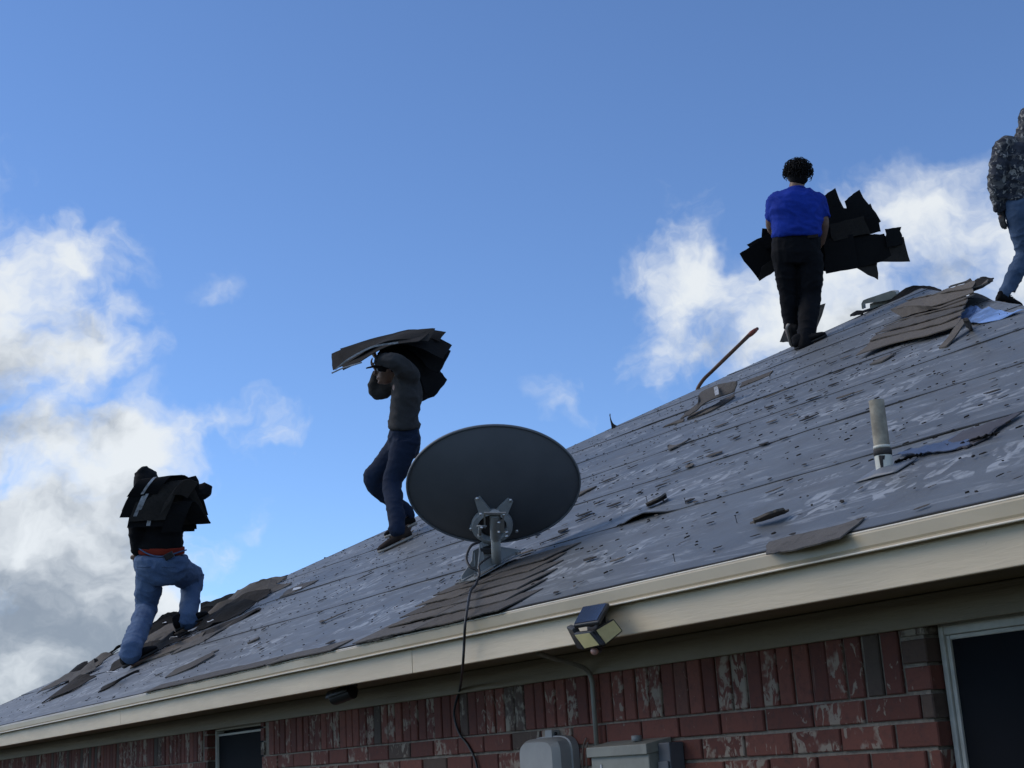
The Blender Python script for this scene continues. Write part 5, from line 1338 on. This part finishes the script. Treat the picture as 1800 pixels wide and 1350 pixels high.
# --- right worker in the blue polo: back view, hugging a wide armful of shingles
Z3 = 12.1
m3 = Man(Z3, dict(head=(1402, 308, .06), neck=(1400, 330, .03), chest=(1401, 362, 0), waist=(1400, 402, 0), pelvis=(1399, 430, .02),
    shL=(1366, 355, .02), elL=(1356, 396, .10), wrL=(1372, 420, .34), shR=(1437, 357, .02), elR=(1447, 392, .02), wrR=(1443, 428, .22),
    hipL=(1378, 450, .02), knL=(1386, 520, .06), anL=(1391, 576, .08), hipR=(1424, 450, .0), knR=(1424, 525, .02), anR=(1416, 600, -.42)))
plant(m3, 'R', R(1398, 615, .012), rdir(.92, -.25), .285, (1416, 600)); m3.J['heL'] = D(1384, 570, Z3+.02); m3.J['toL'] = D(1394, 607, Z3+.16)
def build3():
    root = person('person in bright blue polo shirt and black trousers with curly black hair, seen from behind', R(1412, 615))
    J = m3; W = AX_R; F = AX_F; b = MB(); f, s, u = head(b, J['head'], AX_F+AX_R*.35)
    limb(b, [J['head']-AX_U*.05, J['neck'], J['chest']], [.058, .064, .09])
    b.loft([(J['chest']+AX_U*.13, W*.13, F*.08), (J['chest']+AX_U*.06, W*.20, F*.12), (J['chest']-AX_U*.08, W*.20, F*.14), (J['waist'], W*.185, F*.14), (J['pelvis'], W*.19, F*.14), (J['pelvis']-AX_U*.10, W*.16, F*.12)])
    for k_ in 'LR':
        limb(b, [J['chest'].lerp(J['sh'+k_], .7), J['sh'+k_], J['el'+k_], J['wr'+k_]], [.07, .062, .050, .032]); limb(b, [J['hip'+k_], J['hip'+k_].lerp(J['kn'+k_], .5), J['kn'+k_], J['kn'+k_].lerp(J['an'+k_], .5), J['an'+k_]], [.08, .07, .055, .048, .038])
        limb(b, [J['an'+k_], J['he'+k_].lerp(J['to'+k_], .3), J['to'+k_].lerp(J['he'+k_], .15)], [.038, .035, .024]); hand(b, J['wr'+k_], AX_F*.8-AX_U*.4, AX_U if k_ == 'L' else AX_U*.6-AX_R*.6, .5)
    remesh(b, 'body', MATS['skin'], root, .0085, 3); eyes(root, J['head'], f, s, u)
    p_ = MB()
    p_.loft([(J['chest']+AX_U*.155, W*.075, F*.07), (J['chest']+AX_U*.135, W*.13, F*.09), (J['chest']+AX_U*.085, W*.205, F*.135), (J['chest']+AX_U*.04, W*.228, F*.15), (J['chest']-AX_U*.03, W*.238, F*.165), (J['chest']-AX_U*.12, W*.228, F*.17), (J['waist']-AX_U*.01, W*.215, F*.17), (J['waist']-AX_U*.055, W*.212, F*.168), (J['waist']-AX_U*.075, W*.205, F*.16)])
    limb(p_, [J['chest'].lerp(J['shL'], .6), J['shL'], J['shL'].lerp(J['elL'], .75)], [.10, .085, .078]); limb(p_, [J['chest'].lerp(J['shR'], .6), J['shR'], J['shR'].lerp(J['elR'], .78)], [.10, .088, .08])
    po = remesh(p_, 'polo_shirt', MATS['polo_blue'], root, .0105, 5, .016, 21, (.35, .1, .9))
    c_ = MB(); V = []
    for jn in range(25):
        th = 2*math.pi*jn/24; V.append(J['neck']-AX_U*.012+AX_R*(.068*math.cos(th))+AX_F*(.066*math.sin(th))-AX_U*(.012*math.sin(th)))
    c_.tube(V, .013, 8); c_.build('collar', MATS['polo_blue'], po, True)
    j = MB(); j.loft([(J['pelvis']+AX_U*.10, W*.196, F*.152), (J['pelvis']+AX_U*.02, W*.212, F*.17), (J['pelvis']-AX_U*.07, W*.21, F*.175), (J['pelvis']-AX_U*.17, W*.18, F*.14)])
    limb(j, [J['hipL']+AX_U*.02, J['hipL'], J['hipL'].lerp(J['knL'], .5), J['knL'], J['knL'].lerp(J['anL'], .5), J['anL'], J['anL']-AX_U*.02], [.105, .11, .098, .078, .070, .066, .066])
    limb(j, [J['hipR']+AX_U*.02, J['hipR'], J['hipR'].lerp(J['knR'], .5), J['knR'], J['knR'].lerp(J['anR'], .5), J['anR'], J['anR']-AX_U*.03], [.105, .114, .110, .092, .082, .072, .072])
    jo = remesh(j, 'trousers', MATS['chino_black'], root, .011, 4, .010, 31, (.1, 0, 1))
    bl = MB(); bl.loft([(J['pelvis']+AX_U*.085-AX_R*.006, W*.204, F*.160), (J['pelvis']+AX_U*.125-AX_R*.006, W*.203, F*.158)], 28); bo = bl.build('belt', MATS['belt'], root, True)
    for k_ in range(5):
        c = J['pelvis']+AX_U*.106+AX_R*(.02+.03*k_)-AX_F*(.164-.004*k_*k_*.4); MB().ball(c, .005, 8).build('belt_stud', MATS['bolt_steel'], bo, True)
    pk = MB(); c = J['pelvis']+AX_U*.055+AX_R*.11-AX_F*.160; pk.obox(c, AX_R*.045+AX_U*.006, AX_U*.012, AX_F*.006); pk.build('pocket_flap', MATS['shoe_brown'], jo)
    hr = MB(); hd = J['head']; rr = random.Random(3)
    hr.ball(hd+AX_U*.022-AX_F*.012, (.098, .108, .092), 18, (AX_R, AX_F, AX_U)); hr.ball(hd-AX_U*.022-AX_F*.03, (.086, .08, .078), 14, (AX_R, AX_F, AX_U))
    core = remesh(hr, 'hair', MATS['hair_black'], root, .012, 3, .008, 41)
    cu = MB()
    for k_ in range(800):
        th = rr.uniform(0, 2*math.pi); ph = math.acos(rr.uniform(-.35, 1)); nn = (AX_R*math.sin(ph)*math.cos(th)+AX_F*math.sin(ph)*math.sin(th)+AX_U*math.cos(ph))
        if nn.dot(AX_F) > .75 and nn.dot(AX_U) < .2: continue
        p0 = hd+AX_U*.026-AX_F*.012+AX_R*(nn.dot(AX_R)*.094)+AX_F*(nn.dot(AX_F)*.112)+AX_U*(nn.dot(AX_U)*.088); sweep = rr.uniform(2.0, 3.6); t1 = nn.orthogonal().normalized(); t1.rotate(Matrix.Rotation(rr.uniform(0, 6.28), 3, nn).to_quaternion()); rad_ = rr.uniform(.010, .030); pts = []
        for q in range(7):
            a = q/6*sweep; pts.append(p0 + nn*(rad_*math.sin(a)*1.1+.004) + t1*(rad_*(1-math.cos(a))))
        cu.tube(pts, [.0026]*5+[.0018, .0008], 5)
    cu.build('curls', MATS['hair_black'], core, True)
    shoe(m3, 'shoe', J['heR'], J['toR'], NRM, root, MATS['shoe_black'], MATS['sole_dark'], .055, .09); shoe(m3, 'shoe', J['heL'], J['toL'], (-AX_R*.6+AX_F*.4+AX_U*.3)*-1, root, MATS['shoe_black'], MATS['sole_pale'], .05, .085)
build3()
b3 = bundle('wide armful of black shingle tabs held in front of the blue-shirted worker', m3['waist'])
quads3 = [  # rotated tabs: four corners, depth, material
 ([(1299, 447), (1336, 495), (1372, 470), (1334, 424)], .26, 'k'), ([(1313, 431), (1322, 446), (1374, 430), (1350, 412)], .28, 'k'), ([(1339, 400), (1340, 452), (1386, 452), (1384, 397)], .30, 'k'),
 ([(1340, 470), (1334, 494), (1372, 470), (1366, 448)], .24, 'd'),
 ([(1447, 343), (1452, 420), (1500, 408), (1468, 329)], .30, 'k'), ([(1484, 353), (1496, 392), (1545, 388), (1509, 333)], .33, 'k'), ([(1448, 362), (1450, 470), (1530, 450), (1520, 370)], .27, 'k'),
 ([(1455, 395), (1466, 424), (1530, 410), (1518, 380)], .25, 'd'), ([(1513, 372), (1524, 400), (1548, 388), (1530, 358)], .34, 'd'), ([(1519, 383), (1526, 412), (1548, 408), (1544, 382)], .25, 'k'),
 ([(1500, 412), (1506, 462), (1600, 460), (1588, 416)], .29, 'd'), ([(1556, 403), (1560, 436), (1588, 430), (1583, 399)], .26, 'k'), ([(1500, 418), (1504, 470), (1568, 456), (1556, 410)], .265, 'k'),
 ([(1448, 420), (1450, 481), (1508, 473), (1500, 410)], .255, 'k'), ([(1490, 450), (1507, 472), (1543, 491), (1544, 446)], .31, 'd'), ([(1376, 400), (1370, 466), (1456, 478), (1456, 398)], .285, 'k'),
 ([(1440, 360), (1436, 420), (1470, 424), (1462, 352)], .32, 'k')]
for i, (c, dz_, mt) in enumerate(quads3):
    p4 = [D(u, v, Z3+dz_+.02*math.sin(i*2.1+k_)) for k_, (u, v) in enumerate(c)]
    slab('shingle', [p4[1], p4[2]], [p4[0], p4[3]], MATS[SG[mt]], b3, t=.006, seed=200+i, wob=.016, fray=.009, nu=6, nv=4)

# --- far right worker in camouflage, half out of the picture
Z4 = 13.25
m4 = Man(Z4, dict(head=(1812, 212, .02), neck=(1806, 236, 0), chest=(1798, 275, 0), waist=(1792, 330, 0), pelvis=(1796, 362, 0),
    shL=(1764, 258, -.05), elL=(1750, 318, -.08), wrL=(1760, 374, -.02), shR=(1832, 258, .05), elR=(1850, 318, .12), wrR=(1840, 368, .25),
    hipL=(1790, 376, -.05), knL=(1800, 446, .0), anL=(1771, 512, -.02), hipR=(1818, 376, .10), knR=(1836, 450, .15), anR=(1836, 520, .22)))
m4.J['heL'] = D(1750, 532, Z4-.05); m4.J['toL'] = D(1796, 543, Z4-.02); m4.J['heR'] = D(1824, 548, Z4+.2); m4.J['toR'] = D(1866, 556, Z4+.25)
def build4():
    root = person('person in grey camouflage hooded jacket and blue jeans at the right edge', Vector((XA, YA+1.3, ZA)))
    J = m4; W = (AX_R*.8+AX_F*.6); F = (AX_F*.8-AX_R*.6); b = MB(); f, s, u = head(b, J['head'], AX_R+AX_F*.3-AX_U*.2)
    limb(b, [J['head']-AX_U*.05, J['neck'], J['chest']], [.055, .06, .085])
    b.loft([(J['chest']+AX_U*.13, W*.12, F*.08), (J['chest']+AX_U*.05, W*.175, F*.11), (J['chest']-AX_U*.10, W*.165, F*.11), (J['waist'], W*.15, F*.105), (J['pelvis'], W*.165, F*.115), (J['pelvis']-AX_U*.09, W*.14, F*.10)])
    for k_ in 'LR':
        limb(b, [J['chest'].lerp(J['sh'+k_], .7), J['sh'+k_], J['el'+k_], J['wr'+k_]], [.065, .055, .042, .028]); limb(b, [J['hip'+k_], J['hip'+k_].lerp(J['kn'+k_], .5), J['kn'+k_], J['kn'+k_].lerp(J['an'+k_], .5), J['an'+k_]], [.075, .065, .052, .045, .036])
        limb(b, [J['an'+k_], J['he'+k_].lerp(J['to'+k_], .3), J['to'+k_].lerp(J['he'+k_], .15)], [.038, .035, .024])
    hand(b, J['wrR'], AX_R*.3-AX_U, AX_F, .5); limb(b, [J['wrL'], J['wrL']-AX_U*.05], [.025, .02])
    remesh(b, 'body', MATS['skin'], root, .0085, 3); eyes(root, J['head'], f, s, u)
    gl = MB(); hand(gl, J['wrL']+AX_U*.01, -AX_U+AX_R*.12, AX_R+AX_F*.3, .35, .010, 1.08); gl.tube([J['wrL']+AX_U*.05, J['wrL']-AX_U*.02], [.042, .036], 12); remesh(gl, 'glove', MATS['glove_black'], root, .006, 2)
    h = MB()
    h.loft([(J['chest']+AX_U*.15, W*.09, F*.08), (J['chest']+AX_U*.09, W*.185, F*.125), (J['chest']-AX_U*.04, W*.215, F*.15), (J['chest']-AX_U*.16, W*.21, F*.15), (J['waist']-AX_U*.02, W*.205, F*.148), (J['waist']-AX_U*.115, W*.20, F*.145), (J['waist']-AX_U*.13, W*.195, F*.14)])
    limb(h, [J['chest'].lerp(J['shL'], .5), J['shL'], J['elL'], J['elL'].lerp(J['wrL'], .93)], [.11, .092, .074, .058]); limb(h, [J['chest'].lerp(J['shR'], .5), J['shR'], J['elR'], J['wrR']], [.11, .092, .072, .05])
    h.ball(J['head']+AX_U*.01, (.12, .125, .13), 16, (AX_R, AX_F, AX_U)); limb(h, [J['head']-AX_U*.06, J['neck'], J['chest']], [.105, .11, .12])
    remesh(h, 'hooded_jacket', MATS['camouflage'], root, .012, 6, .016, 51, (.4, .1, .9))
    j = MB(); j.loft([(J['pelvis']+AX_U*.10, W*.19, F*.135), (J['pelvis'], W*.20, F*.15), (J['pelvis']-AX_U*.09, W*.19, F*.15), (J['pelvis']-AX_U*.17, W*.13, F*.11)])
    for k_ in 'LR': limb(j, [J['hip'+k_]+AX_U*.03, J['hip'+k_], J['hip'+k_].lerp(J['kn'+k_], .5), J['kn'+k_], J['kn'+k_].lerp(J['an'+k_], .5), J['an'+k_], J['an'+k_]-AX_U*.025], [.11, .118, .10, .082, .076, .076, .08])
    remesh(j, 'jeans', MATS['denim_mid'], root, .011, 4, .012, 61, (.2, .1, 1))
    shoe(m4, 'shoe', J['heL'], J['toL'], AX_U, root, MATS['shoe_black'], MATS['sole_dark'], .055, .10); shoe(m4, 'shoe', J['heR'], J['toR'], AX_U, root, MATS['shoe_black'], MATS['sole_dark'], .055, .10)
build4()
